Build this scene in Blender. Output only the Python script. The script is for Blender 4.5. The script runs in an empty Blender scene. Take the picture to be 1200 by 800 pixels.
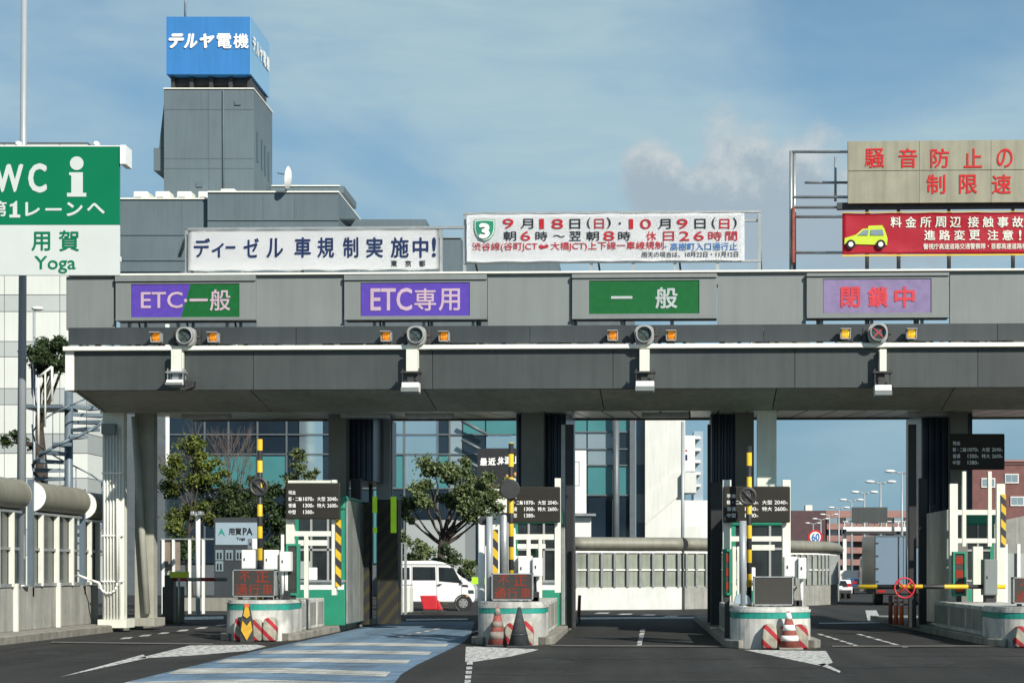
import bpy, bmesh, math, random
from mathutils import Vector, Matrix, noise
random.seed(7)
SC = bpy.context.scene
COL = SC.collection
PI = math.pi
# ------------------------------------------------------------------ camera
F, CX, HY, CH = 2000.0, 745.0, 667.0, 1.5      # focal length / vanishing point in photo pixels (1200 x 800), eye height
cam = bpy.data.cameras.new("camera"); camo = bpy.data.objects.new("camera", cam); COL.objects.link(camo)
camo.location = (0, 0, CH); camo.rotation_euler = (PI/2, 0, 0)
cam.sensor_width = 36; cam.lens = 36*F/1200
cam.shift_x = -(CX-600)/1200; cam.shift_y = (HY-400)/1200
cam.clip_start = .1; cam.clip_end = 6000
SC.camera = camo
# ------------------------------------------------------------------ sun and sky
SUN = Vector((.74, -1.0, .80)).normalized()    # towards the sun
el = math.asin(SUN.z); az = math.atan2(SUN.x, SUN.y)
sl = bpy.data.lights.new("sun", 'SUN'); so = bpy.data.objects.new("sun", sl); COL.objects.link(so)
sl.energy = 5.0; sl.angle = math.radians(.53); sl.color = (1, .95, .86)
so.rotation_euler = SUN.to_track_quat('Z', 'Y').to_euler()
wd = bpy.data.worlds.new("World"); SC.world = wd; wd.use_nodes = True
nt = wd.node_tree; N = nt.nodes; LK = nt.links
N.clear()
def wn(t, **k):
    n = N.new(t)
    for a, b in k.items(): setattr(n, a, b)
    return n
out = wn('ShaderNodeOutputWorld'); bg = wn('ShaderNodeBackground'); LK.new(bg.outputs[0], out.inputs[0])
bg.inputs[1].default_value = .09
sky = wn('ShaderNodeTexSky', sky_type='NISHITA'); sky.sun_disc = False; sky.sun_elevation = el; sky.sun_rotation = az
sky.altitude = 200; sky.air_density = 1.0; sky.dust_density = .2; sky.ozone_density = 3.0
tint = wn('ShaderNodeMixRGB', blend_type='MULTIPLY'); tint.inputs[0].default_value = 1; tint.inputs[2].default_value = (.42, .58, .70, 1)
LK.new(sky.outputs[0], tint.inputs[1])
tc = wn('ShaderNodeTexCoord')
def wmath(op, a, b=None, c=None, clamp=False):
    n = wn('ShaderNodeMath', operation=op); n.use_clamp = clamp
    for i, v in enumerate((a, b, c)):
        if v is None: continue
        if isinstance(v, (int, float)): n.inputs[i].default_value = v
        else: LK.new(v, n.inputs[i])
    return n.outputs[0]
def wnoise(scale3, scale, det, rough, dist=0, off=(0, 0, 0)):
    mp = wn('ShaderNodeMapping'); mp.inputs['Scale'].default_value = scale3; mp.inputs['Location'].default_value = off
    LK.new(tc.outputs['Generated'], mp.inputs[0])
    n = wn('ShaderNodeTexNoise'); n.inputs['Scale'].default_value = scale; n.inputs['Detail'].default_value = det
    n.inputs['Roughness'].default_value = rough; n.inputs['Distortion'].default_value = dist
    LK.new(mp.outputs[0], n.inputs['Vector']); return n.outputs[0]
def wramp(v, a, b, lo=0., hi=1.):
    n = wn('ShaderNodeMapRange'); n.interpolation_type = 'SMOOTHSTEP'
    for i, x in ((1, a), (2, b), (3, lo), (4, hi)): n.inputs[i].default_value = x
    LK.new(v, n.inputs[0]); return n.outputs[0]
sep = wn('ShaderNodeSeparateXYZ'); LK.new(tc.outputs['Generated'], sep.inputs[0])
u = wmath('DIVIDE', sep.outputs[0], wmath('MAXIMUM', wmath('ABSOLUTE', sep.outputs[1]), .02)); v = wmath('DIVIDE', sep.outputs[2], wmath('MAXIMUM', wmath('ABSOLUTE', sep.outputs[1]), .02))
lowc = wn('ShaderNodeMixRGB', blend_type='MIX')       # low sky kept blue as on a clear day
LK.new(wramp(sep.outputs[2], .02, .26), lowc.inputs[0]); lowc.inputs[1].default_value = (1.95, 3.5, 4.5, 1); lowc.inputs[2].default_value = (2.25, 4.15, 5.9, 1)
hz = wn('ShaderNodeMixRGB', blend_type='MIX')
LK.new(wmath('MULTIPLY', wramp(sep.outputs[2], .2, .5, .9, 0.), wramp(sep.outputs[1], -.1, .3)), hz.inputs[0]); LK.new(tint.outputs[0], hz.inputs[1]); LK.new(lowc.outputs[0], hz.inputs[2])
def over(base, fac, col):
    m = wn('ShaderNodeMixRGB', blend_type='MIX'); LK.new(fac, m.inputs[0]); LK.new(base, m.inputs[1]); m.inputs[2].default_value = (*col, 1); return m.outputs[0]
# thin high veil, streaked level
veil = wmath('MULTIPLY', wramp(wnoise((1, 1, 2.0), 4.2, 5, .5, .35, (2.3, 0, 1.1)), .33, .62), wramp(wnoise((1, 1, 5), 16, 5, .6, .5), .2, .8, .7, 1))
veil = wmath('MULTIPLY', veil, wramp(sep.outputs[2], .03, .16, .45, 1))
c1 = over(hz.outputs[0], wmath('MULTIPLY', veil, .92), (4.0, 5.45, 6.05))
# one low heap of grey white cloud over the right half
def blob(cu, cv, ru, rv):
    a = wmath('POWER', wmath('DIVIDE', wmath('SUBTRACT', u, cu), ru), 2); b = wmath('POWER', wmath('DIVIDE', wmath('SUBTRACT', v, cv), rv), 2)
    return wmath('SUBTRACT', 1, wmath('SQRT', wmath('ADD', a, b)))
b1 = wmath('MAXIMUM', blob(.075, .215, .075, .050), wmath('MAXIMUM', blob(.012, .228, .026, .026), blob(.13, .205, .12, .040)))
heap = wmath('ADD', b1, wmath('MULTIPLY', wmath('SUBTRACT', wnoise((1, 1, 1.2), 30, 8, .58, .3), .5), 1.5))
front = wmath('GREATER_THAN', sep.outputs[1], 0)
hm = wmath('MULTIPLY', wramp(heap, -.02, .5), front)
c2 = over(c1, wmath('MULTIPLY', hm, .88), (3.45, 4.25, 4.9))
lit = wmath('MULTIPLY', wramp(wmath('ADD', v, wmath('MULTIPLY', wnoise((1, 1, 1), 55, 6, .65), .09)), .262, .30), hm)
c3 = over(c2, wmath('MULTIPLY', lit, .9), (5.6, 6.15, 6.3))
LK.new(c3, bg.inputs[0])
SC.view_settings.view_transform = 'Standard'; SC.view_settings.look = 'None'; SC.view_settings.gamma = 1; SC.view_settings.use_curve_mapping = False
SC.view_settings.exposure = 0.26
SC.cycles.max_bounces = 8; SC.cycles.use_denoising = True

# ------------------------------------------------------------------ materials
MATS = {}
def mat(name, col, rough=.6, metal=0., var=.12, vs=2.5, streak=0., bump=0., bs=40., spec=.5, emit=None, es=1., stripe=None, coat=0., crack=0., cs=(9, 9, 9), road=0, isl=0.):
    if name in MATS: return MATS[name]
    m = bpy.data.materials.new(name); m.use_nodes = True; t = m.node_tree; n = t.nodes; l = t.links
    p = n['Principled BSDF']; p.inputs['Roughness'].default_value = rough; p.inputs['Metallic'].default_value = metal
    p.inputs['Specular IOR Level'].default_value = spec; p.inputs['Coat Weight'].default_value = coat
    g = n.new('ShaderNodeNewGeometry'); oc = n.new('ShaderNodeTexCoord')
    def nz(scale, det=4, vec=None, sc3=None):
        x = n.new('ShaderNodeTexNoise'); x.inputs['Scale'].default_value = scale; x.inputs['Detail'].default_value = det; x.inputs['Roughness'].default_value = .6
        src = g.outputs['Position']
        if sc3:
            mp = n.new('ShaderNodeMapping'); mp.inputs['Scale'].default_value = sc3; l.new(src, mp.inputs[0]); src = mp.outputs[0]
        l.new(src, x.inputs['Vector']); return x.outputs[0]
    def mix(f, a, b, bt='MIX'):
        x = n.new('ShaderNodeMixRGB'); x.blend_type = bt
        for i, vv in enumerate((f, a, b)):
            if isinstance(vv, (int, float)): x.inputs[i].default_value = vv
            elif isinstance(vv, tuple): x.inputs[i].default_value = (*vv, 1)
            else: l.new(vv, x.inputs[i])
        return x.outputs[0]
    def rng(vv, a, b, lo, hi):
        x = n.new('ShaderNodeMapRange')
        for i, q in ((1, a), (2, b), (3, lo), (4, hi)): x.inputs[i].default_value = q
        l.new(vv, x.inputs[0]); return x.outputs[0]
    base = tuple(col)
    if stripe:                                         # (direction, period, colour b, share of b, warp)
        d, per, cb, sh, *w = stripe
        vm = n.new('ShaderNodeVectorMath'); vm.operation = 'DOT_PRODUCT'; vm.inputs[1].default_value = d; l.new(oc.outputs['Object'], vm.inputs[0])
        q = n.new('ShaderNodeMath'); q.operation = 'MULTIPLY_ADD'; q.inputs[1].default_value = 1/per; q.inputs[2].default_value = (w[0] if w else 0) + 100; l.new(vm.outputs['Value'], q.inputs[0])
        fr = n.new('ShaderNodeMath'); fr.operation = 'FRACT'; l.new(q.outputs[0], fr.inputs[0])
        gt = n.new('ShaderNodeMath'); gt.operation = 'LESS_THAN'; gt.inputs[1].default_value = sh; l.new(fr.outputs[0], gt.inputs[0])
        base = mix(gt.outputs[0], base, tuple(cb))
    f = rng(nz(vs, 6), .3, .7, 1-var, 1+var)
    c = mix(1., base, f, 'MULTIPLY')
    if isl: c = mix(1., c, rng(g.outputs['Random Per Island'], 0, 1, 1-isl, 1+isl), 'MULTIPLY')
    if streak:
        s = rng(nz(1.0, 6, None, (5, 5, .35)), .42, .72, 1., 1-streak)
        c = mix(1., c, s, 'MULTIPLY')
    if crack:
        s = rng(nz(1, 8, None, cs), .48, .60, 0, crack)
        c = mix(s, c, (.06, .06, .058))
    if road:
        c = mix(1., c, rng(nz(1, 5, None, (1.3, .05, 1)), .35, .7, .74, 1.22), 'MULTIPLY'); c = mix(1., c, rng(nz(22, 3), .3, .7, .72, 1.28), 'MULTIPLY'); c = mix(1., c, rng(nz(1, 6, None, (.15, .6, 1)), .55, .75, 1., .72), 'MULTIPLY')
    l.new(c, p.inputs['Base Color'])
    if bump:
        b = n.new('ShaderNodeBump'); b.inputs['Strength'].default_value = bump; b.inputs['Distance'].default_value = .02
        l.new(nz(bs, 5), b.inputs['Height']); l.new(b.outputs[0], p.inputs['Normal'])
    if emit: p.inputs['Emission Color'].default_value = (*emit, 1); p.inputs['Emission Strength'].default_value = es
    MATS[name] = m; return m
M = dict(
 asphalt=mat('asphalt', (.036, .036, .0345), .9, var=.22, vs=.3, bump=.9, bs=28, spec=.25, road=1),
 blue=mat('blue lane paint', (.135, .215, .30), .8, road=1, var=.16, vs=1.2, crack=.45, cs=(1.2, 2.5, 2), spec=.3),
 wline=mat('worn road paint', (.58, .58, .55), .8, var=.12, vs=3, crack=.95, spec=.3),
 bar=mat('cream road bar', (.47, .47, .43), .8, road=1, var=.14, vs=3, crack=.6, cs=(1.4, 4, 4), spec=.3),
 seam=mat('joint seam', (.13, .125, .115), .9, var=.3, vs=4),
 conc=mat('concrete', (.30, .30, .27), .88, isl=.1, var=.16, vs=2, streak=.3, bump=.3, bs=18),
 conc2=mat('kerb concrete', (.25, .24, .205), .92, var=.3, vs=3, streak=.3, bump=.5, bs=14),
 nose=mat('painted nose concrete', (.54, .54, .50), .8, var=.2, vs=2.2, streak=.16, crack=.4, cs=(2.5, 2.5, 1.2), bump=.15, bs=12),
 band=mat('green band paint', (.01, .26, .20), .6, var=.15, vs=4, crack=.25),
 fascia=mat('dark grey fascia panel', (.054, .063, .062), .45, var=.14, vs=.6, streak=.22, isl=.10),
 fascia2=mat('lip panel', (.25, .245, .205), .55, var=.2, vs=.8, streak=.3, isl=.1),
 strip=mat('dark slate band', (.036, .044, .048), .5, var=.14, vs=.9, streak=.2, isl=.12),
 panel=mat('light grey panel', (.190, .212, .208), .55, var=.05, vs=.8, streak=.11, isl=.04),
 panel2=mat('sign frame grey', (.196, .216, .211), .5, var=.05, vs=.9, streak=.12, isl=.03),
 cap=mat('cream cap rail', (.80, .80, .72), .5, var=.06, vs=2, streak=.06),
 soffit=mat('soffit tile', (.72, .69, .58), .28, spec=.8, var=.3, vs=.5),
 gap=mat('dark gap', (.012, .012, .013), .8),
 white=mat('white paint', (.78, .78, .74), .45, var=.04, vs=3, streak=.08),
 cream=mat('cream paint', (.70, .71, .62), .5, var=.06, vs=3, streak=.12),
 banner=mat('banner cloth', (.90, .90, .90), .7, var=.01, vs=2),
 steel=mat('galvanised steel', (.40, .42, .42), .42, .55, var=.15, vs=5, streak=.1),
 sheet=mat('stainless sheet', (.30, .32, .30), .4, .35, isl=.15, var=.2, vs=2, streak=.25),
 pole=mat('grey pole paint', (.34, .37, .39), .45, .2, var=.06, vs=2, streak=.08),
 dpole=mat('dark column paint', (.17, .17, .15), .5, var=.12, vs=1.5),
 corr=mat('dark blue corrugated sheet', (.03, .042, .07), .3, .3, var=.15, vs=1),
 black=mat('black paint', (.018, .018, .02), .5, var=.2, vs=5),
 dark=mat('dark grey plastic', (.035, .035, .035), .5, var=.2, vs=5),
 lamph=mat('grey lamp housing', (.30, .31, .30), .5, var=.08, vs=6),
 screen=mat('unlit display', (.034, .032, .027), .55, var=.1, vs=9),
 redled=mat('red display text', (.19, .024, .014), .6, spec=.2, emit=(1, .09, .03), es=.07),
 purple=mat('violet display', (.085, .050, .33), .55, var=.12, vs=7, spec=.2, emit=(.2, .1, .8), es=.04),
 green=mat('green display', (.008, .105, .028), .55, var=.12, vs=7, spec=.2, emit=(.01, .2, .05), es=.03),
 lilac=mat('lilac display', (.215, .17, .30), .55, spec=.2, var=.15, vs=5, emit=(.3, .2, .5), es=.03),
 pinktext=mat('pinkish display text', (.46, .34, .42), .6, emit=(.8, .5, .6), es=.03),
 lavtext=mat('pale display text', (.38, .42, .42), .6, emit=(.6, .7, .7), es=.03),
 redtext=mat('red text', (.52, .024, .026), .65, spec=.2, var=.05),
 clred=mat('red sign text', (.50, .03, .045), .6, emit=(1, .05, .1), es=.05),
 amber=mat('amber lens', (.55, .17, .01), .2, emit=(1, .35, .02), es=.35, coat=.5),
 amberlit=mat('lit amber lens', (.7, .3, .01), .2, emit=(1, .6, .05), es=.5, coat=.5),
 lens=mat('signal lens', (.05, .075, .07), .12, var=.2, vs=20, coat=1.),
 lensrim=mat('signal lens rim', (.18, .27, .26), .3),
 navy=mat('navy ink', (.016, .030, .092), .7, spec=.15),
 ink=mat('black ink', (.02, .02, .023), .7, spec=.15),
 redink=mat('red ink', (.40, .022, .03), .7, spec=.15),
 blueink=mat('blue ink', (.045, .17, .42), .7, spec=.15),
 redban=mat('red banner cloth', (.66, .022, .05), .5, var=.08, vs=1.2),
 yellow=mat('yellow paint', (.66, .44, .02), .5, var=.08, vs=5),
 yell2=mat('yellow green vinyl', (.50, .62, .03), .5, var=.05),
 board=mat('weathered beige board', (.30, .29, .215), .8, var=.10, vs=2.2, streak=.25),
 sgreen=mat('sign green', (.0, .155, .068), .45, spec=.25, var=.03, vs=1.5),
 swhite=mat('sign white', (.54, .58, .56), .45, spec=.25, var=.03, vs=1.5),
 fluo=mat('fluorescent yellow green', (.40, .74, .02), .5, emit=(.5, 1, 0), es=.08),
 bgreen=mat('booth green', (.015, .22, .13), .5, var=.12, vs=3),
 bglass=mat('booth glass', (.02, .024, .026), .08, spec=.6, var=.3, vs=2),
 fee=mat('fee board brown', (.026, .024, .019), .55, spec=.2, var=.1, vs=3),
 orange=mat('orange rubber', (.70, .12, .04), .55, var=.1, vs=6),
 coneold=mat('dusty red rubber', (.26, .07, .055), .85, var=.3, vs=8),
 conewhite=mat('dusty pale band', (.22, .19, .165), .85, var=.3, vs=8),
 coneblk=mat('sooty black rubber', (.035, .04, .042), .85, var=.35, vs=8),
 red=mat('red plastic', (.52, .02, .03), .5, var=.12, vs=4),
 haz=mat('yellow black slant', (.03, .03, .03), .55, stripe=((1, 0, 1), .36, (.64, .42, .02), .5)),
 haz2=mat('shade darkened yellow black slant', (.013, .013, .013), .6, stripe=((1, 0, -.8), .34, (.034, .029, .008), .42)),
 hazarm=mat('arm yellow black', (.02, .02, .02), .5, stripe=((1, 0, 0), 1.03, (.66, .44, .02), .52)),
 ringpole=mat('yellow black ring', (.02, .02, .02), .5, stripe=((0, 0, 1), .47, (.66, .43, .02), .54, .2)),
 cushion=mat('red white slant bag', (.36, .34, .27), .8, var=.35, vs=7, streak=.4, stripe=((1, .3, 1), .34, (.36, .02, .03), .34)),
 redbar=mat('red white bar', (.30, .29, .28), .6, stripe=((1, 0, .6), .75, (.30, .02, .02), .5)),
 conestripe=mat('white brown cone bands', (.62, .61, .58), .7, var=.12, vs=8, stripe=((0, 0, 1), .245, (.20, .075, .06), .5, .08)),
 post2=mat('orange white post', (.75, .16, .06), .5, var=.1, stripe=((0, 0, 1), .16, (.7, .66, .62), .0)),
 tower=mat('blue grey wall', (.104, .142, .162), .7, var=.09, vs=.35, streak=.14),
 tower2=mat('blue grey seam', (.095, .131, .150), .7),
 bluesign=mat('blue sign panel', (.035, .19, .47), .45, var=.06, vs=.6, streak=.12),
 bluesheen=mat('glossy sky lit blue sign panel', (.20, .40, .58), .25, var=.05, vs=.6, coat=.6),  # lighter blue paints the sky's reflection onto the sign's side
 wht=mat('white letters', (.80, .80, .77), .5),
 dglass=mat('dark tinted glass', (.012, .022, .034), .06, spec=.55, var=.3, vs=.3),
 tglass=mat('teal spandrel glass', (.06, .20, .21), .12, spec=.5, var=.15, vs=.3),
 mglass=mat('mirror glass', (.44, .56, .60), .06, .8, var=.08, vs=.2),
 lglass=mat('pale grey glass', (.24, .31, .34), .15, .2, var=.12, vs=.3),
 mull=mat('mullion metal', (.12, .14, .15), .5, .3),
 wpanel=mat('white wall panel', (.66, .68, .63), .5, isl=.04, var=.05, vs=.4, streak=.06),
 gpanel=mat('pale grey wall panel', (.31, .335, .33), .4, isl=.08, var=.06, vs=.4),
 gpanel2=mat('light grey wall panel', (.42, .445, .43), .4, isl=.1, var=.06, vs=.4),
 parapetw=mat('pale parapet', (.60, .61, .58), .7, var=.08, vs=1.5, streak=.12),
 shadecream=mat('shade darkened cream paint', (.36, .36, .30), .55, var=.14, vs=2, streak=.2),  # cream darkened to carry the shade on the second kerb column
 tar=mat('tar filler', (.012, .012, .012), .5), oil=mat('oily asphalt', (.019, .019, .019), .75, var=.35, vs=3, road=1),
 beige=mat('pale render', (.68, .69, .65), .75, var=.05, vs=.5, streak=.12),
 bluegrey=mat('distant blue grey', (.28, .36, .42), .6, var=.05),
 brick=mat('brown brick', (.17, .075, .068), .85, var=.18, vs=2.0, bump=.2),
 brick2=mat('dull purple brick', (.085, .048, .052), .85, var=.15, vs=1.),
 pink=mat('pinkish tile', (.30, .16, .135), .8, var=.12, vs=.6),
 hood=mat('hood sheet', (.235, .23, .185), .6, .1, var=.12, vs=1.5, streak=.2),
 clear=mat('dirty clear panel', (.27, .29, .24), .2, var=.2, vs=1.2, streak=.3),
 clear2=mat('shaded clear panel', (.055, .066, .066), .15, var=.3, vs=2, streak=.3),  # darker copy of the clear panel, with shade put into its colour
 bark=mat('bark', (.055, .043, .032), .9, var=.3, vs=8, bump=.6, bs=20),
 twig=mat('bare twig', (.13, .10, .085), .9, var=.2, vs=5),
 vanw=mat('white car paint', (.80, .80, .79), .25, var=.015, coat=.6),
 carb=mat('blue car paint', (.03, .07, .18), .25, coat=.6),
 cglass=mat('car glass', (.012, .016, .02), .06, spec=.6, var=.3, vs=2),
 tyre=mat('tyre rubber', (.02, .02, .02), .85),
 rim=mat('wheel rim', (.45, .45, .45), .35, .6),
 truckg=mat('grey blue truck panel', (.165, .23, .295), .4, .1, var=.05, vs=2),
 truckl=mat('aluminium side', (.32, .31, .27), .4, .4, var=.1, vs=2),
 tail=mat('tail lamp red', (.4, .01, .01), .25, coat=.5),
 sgrey=mat('tan mesh screen', (.20, .165, .13), .9, var=.15, vs=4),
 oliv=mat('olive bin', (.045, .060, .015), .7, var=.15),
 skin=mat('autumn orange print', (.55, .26, .10), .6, var=.3, vs=8),
 cone_y=mat('yellow arrow plate', (.62, .36, .03), .6, var=.15, vs=6),
 stair=mat('stair steel', (.13, .17, .20), .5, .2, var=.1, vs=3),
)
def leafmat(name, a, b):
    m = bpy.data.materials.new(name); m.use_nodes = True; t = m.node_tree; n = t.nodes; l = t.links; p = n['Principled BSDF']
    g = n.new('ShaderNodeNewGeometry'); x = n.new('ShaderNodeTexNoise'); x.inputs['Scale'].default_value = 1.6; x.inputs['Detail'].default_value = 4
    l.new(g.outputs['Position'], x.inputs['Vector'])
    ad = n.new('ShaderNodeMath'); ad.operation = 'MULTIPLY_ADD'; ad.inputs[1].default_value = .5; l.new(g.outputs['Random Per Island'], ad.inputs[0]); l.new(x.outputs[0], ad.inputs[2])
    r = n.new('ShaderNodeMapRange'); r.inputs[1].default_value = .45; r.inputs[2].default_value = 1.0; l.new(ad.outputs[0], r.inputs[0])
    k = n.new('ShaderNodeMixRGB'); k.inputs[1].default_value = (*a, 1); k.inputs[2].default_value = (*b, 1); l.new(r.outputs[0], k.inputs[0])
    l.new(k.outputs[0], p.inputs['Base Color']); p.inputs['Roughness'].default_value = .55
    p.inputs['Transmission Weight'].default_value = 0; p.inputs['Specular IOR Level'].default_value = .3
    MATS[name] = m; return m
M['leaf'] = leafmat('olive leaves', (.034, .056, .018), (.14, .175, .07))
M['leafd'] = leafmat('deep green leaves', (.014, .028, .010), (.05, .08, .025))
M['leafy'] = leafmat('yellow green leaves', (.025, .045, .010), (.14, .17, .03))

# ------------------------------------------------------------------ placing
YAW = math.radians(-1.9); PIV = Vector((0, 38.5, 0))
ROT = Matrix.Rotation(YAW, 4, 'Z'); CM = Matrix.Translation(PIV) @ ROT @ Matrix.Translation(-PIV); CI = CM.inverted(); R3 = ROT.to_3x3().inverted()
def X(x, D): return (x-CX)*D/F
def Z(y, D): return CH+(HY-y)*D/F
def W(x, y, D): return Vector((X(x, D), D, Z(y, D)))
def G(x, y, z=0.): D = (CH-z)*F/(y-HY); return Vector((X(x, D), D, z))       # a point of the ground
def L(x, y, d):                                   # a point of the gantry's own frame (it stands 1.9 degrees off square)
    o = CI @ Vector((0, 0, CH)); r = R3 @ Vector(((x-CX)/F, 1, (HY-y)/F)); s = (d-o.y)/r.y; return o+r*s
class MB:
    def __init__(s): s.bm = bmesh.new(); s.i = 0
    def m(s, i): s.i = i; return s
    def face(s, pts):
        f = s.bm.faces.new([s.bm.verts.new(p) for p in pts]); f.material_index = s.i; return f
    def box(s, a, b, bev=0.):
        a, b = Vector(a), Vector(b); lo = Vector(map(min, a, b)); hi = Vector(map(max, a, b))
        vs = [s.bm.verts.new((x, y, z)) for x in (lo.x, hi.x) for y in (lo.y, hi.y) for z in (lo.z, hi.z)]
        fs = [s.bm.faces.new([vs[k] for k in q]) for q in ((0, 1, 3, 2), (4, 6, 7, 5), (0, 4, 5, 1), (2, 3, 7, 6), (0, 2, 6, 4), (1, 5, 7, 3))]
        for f in fs: f.material_index = s.i
        if bev:
            r = bmesh.ops.bevel(s.bm, geom=list({e for f in fs for e in f.edges}), offset=bev, segments=2, affect='EDGES', profile=.5)
            for f in r['faces']: f.material_index = s.i
        return s
    def cyl(s, p0, p1, r0, r1=None, seg=14, caps=True):
        p0, p1 = Vector(p0), Vector(p1); r1 = r0 if r1 is None else r1
        z = (p1-p0).normalized(); x = z.orthogonal().normalized(); y = z.cross(x)
        A = [s.bm.verts.new(p0+(x*math.cos(2*PI*k/seg)+y*math.sin(2*PI*k/seg))*r0) for k in range(seg)]
        B = [s.bm.verts.new(p1+(x*math.cos(2*PI*k/seg)+y*math.sin(2*PI*k/seg))*r1) for k in range(seg)]
        for k in range(seg):
            f = s.bm.faces.new((A[k], A[(k+1) % seg], B[(k+1) % seg], B[k])); f.material_index = s.i; f.smooth = True
        if caps:
            for q in (A[::-1], B): f = s.bm.faces.new(q); f.material_index = s.i
        return s
    def tube(s, pts, r, seg=8):
        for a, b in zip(pts, pts[1:]): s.cyl(a, b, r, seg=seg)
        return s
    def prism(s, pts, vec, bev=0.):
        vec = Vector(vec); A = [s.bm.verts.new(p) for p in pts]; B = [s.bm.verts.new(Vector(p)+vec) for p in pts]; n = len(pts)
        fs = [s.bm.faces.new(A), s.bm.faces.new(B[::-1])]+[s.bm.faces.new((A[k], B[k], B[(k+1) % n], A[(k+1) % n])) for k in range(n)]
        for f in fs: f.material_index = s.i
        if bev:
            r = bmesh.ops.bevel(s.bm, geom=list({e for f in fs for e in f.edges}), offset=bev, segments=2, affect='EDGES', profile=.5)
            for f in r['faces']: f.material_index = s.i
        return s
    def lathe(s, prof, c=(0, 0, 0), seg=20, a0=0, a1=2*PI):
        c = Vector(c); full = abs(a1-a0-2*PI) < 1e-6; n = seg if full else seg+1; rows = []
        for r, z in prof: rows.append([s.bm.verts.new(c+Vector((r*math.cos(a0+(a1-a0)*k/seg), r*math.sin(a0+(a1-a0)*k/seg), z))) for k in range(n)])
        for a, b in zip(rows, rows[1:]):
            for k in range(seg):
                j = (k+1) % n; f = s.bm.faces.new((a[k], a[j], b[j], b[k])); f.material_index = s.i; f.smooth = True
        return s
    def ball(s, c, r, seg=12):
        r = (r, r, r) if isinstance(r, (int, float)) else r
        x = bmesh.ops.create_uvsphere(s.bm, u_segments=seg, v_segments=max(6, seg*2//3), radius=1, matrix=Matrix.Translation(c) @ Matrix.Diagonal((*r, 1)))
        for f in {f for v in x['verts'] for f in v.link_faces}: f.material_index = s.i; f.smooth = True
        return s
    def text(s, t, x0, x1, z0, z1, y, bold=.0, sp=1., ext=.004, shear=0., warp=None, axis='x'):
        me = glyphs(t, sp, shear); co = [v.co for v in me.vertices]
        ax, bx = min(c.x for c in co), max(c.x for c in co); az_, bz = min(c.y for c in co), max(c.y for c in co)
        sx = (x1-x0)/(bx-ax); sz = (z1-z0)/max(bz-az_, 1e-4); em = min(sx, sz); b = bold*em
        shifts = [(0, 0)] if not bold else [(-b, 0), (b, 0), (0, b), (0, -b), (b*.7, b*.7), (-b*.7, -b*.7)]
        x0 += b; x1 -= b; z0 += b; z1 -= b; sx = (x1-x0)/(bx-ax); sz = (z1-z0)/max(bz-az_, 1e-4)
        for k, (dx, dz) in enumerate(shifts):
            V = []
            for c in co:
                px, pz = x0+(c.x-ax)*sx+dx, z0+(c.y-az_)*sz+dz; py = y-k*.0008-c.z
                if warp: py += warp(px, pz)
                V.append(s.bm.verts.new((px, py, pz) if axis == 'x' else (y+(k*.0008+c.z), px, pz)))
            for p in me.polygons:
                try: f = s.bm.faces.new([V[q] for q in p.vertices]); f.material_index = s.i
                except ValueError: pass
        return s
    def build(s, name, mats, parent=None, smooth=None, label=None, yaw=False):
        if not isinstance(mats, (list, tuple)): mats = [mats]
        if parent is None:
            cs = [v.co for v in s.bm.verts]
            base = Vector(((min(c.x for c in cs)+max(c.x for c in cs))/2, (min(c.y for c in cs)+max(c.y for c in cs))/2, min(c.z for c in cs)))
        else: base = OFF[parent.name]
        for v_ in s.bm.verts: v_.co -= base
        me = bpy.data.meshes.new(name); bmesh.ops.recalc_face_normals(s.bm, faces=s.bm.faces); s.bm.to_mesh(me); s.bm.free()
        for q in mats: me.materials.append(M[q] if isinstance(q, str) else q)
        o = bpy.data.objects.new(name, me); COL.objects.link(o)
        if parent is None:
            o.location = CM @ base if yaw else base; o.rotation_euler = (0, 0, YAW if yaw else 0)
        else: o.parent = parent
        OFF[o.name] = base
        if label: o['label'] = label
        return o
OFF = {}
GL = {}
def glyphs(t, sp, shear):
    if (t, sp, shear) in GL: return GL[t, sp, shear]
    cu = bpy.data.curves.new('lettering', 'FONT'); cu.body = t; cu.space_character = sp; cu.shear = shear; cu.resolution_u = 3; cu.extrude = .0
    ob = bpy.data.objects.new('lettering', cu); COL.objects.link(ob); dg = bpy.context.evaluated_depsgraph_get()
    me = bpy.data.meshes.new_from_object(ob.evaluated_get(dg)); bpy.data.objects.remove(ob); GL[t, sp, shear] = me; return me
def thing(name, label, cat, base, group=None, yaw=False):
    o = bpy.data.objects.new(name, None); COL.objects.link(o); base = Vector(base); o.empty_display_size = .2
    o.location = CM @ base if yaw else base; o.rotation_euler = (0, 0, YAW if yaw else 0); OFF[o.name] = base
    o['label'] = label; o['category'] = cat
    if group: o['group'] = group
    return o
def tag(o, label, cat, group=None, kind=None):
    o['label'] = label; o['category'] = cat
    if group: o['group'] = group
    if kind: o['kind'] = kind
    return o
def struct(o, label=None, cat=None):
    o['kind'] = 'structure'
    if label: o['label'] = label
    if cat: o['category'] = cat
    return o

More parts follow.
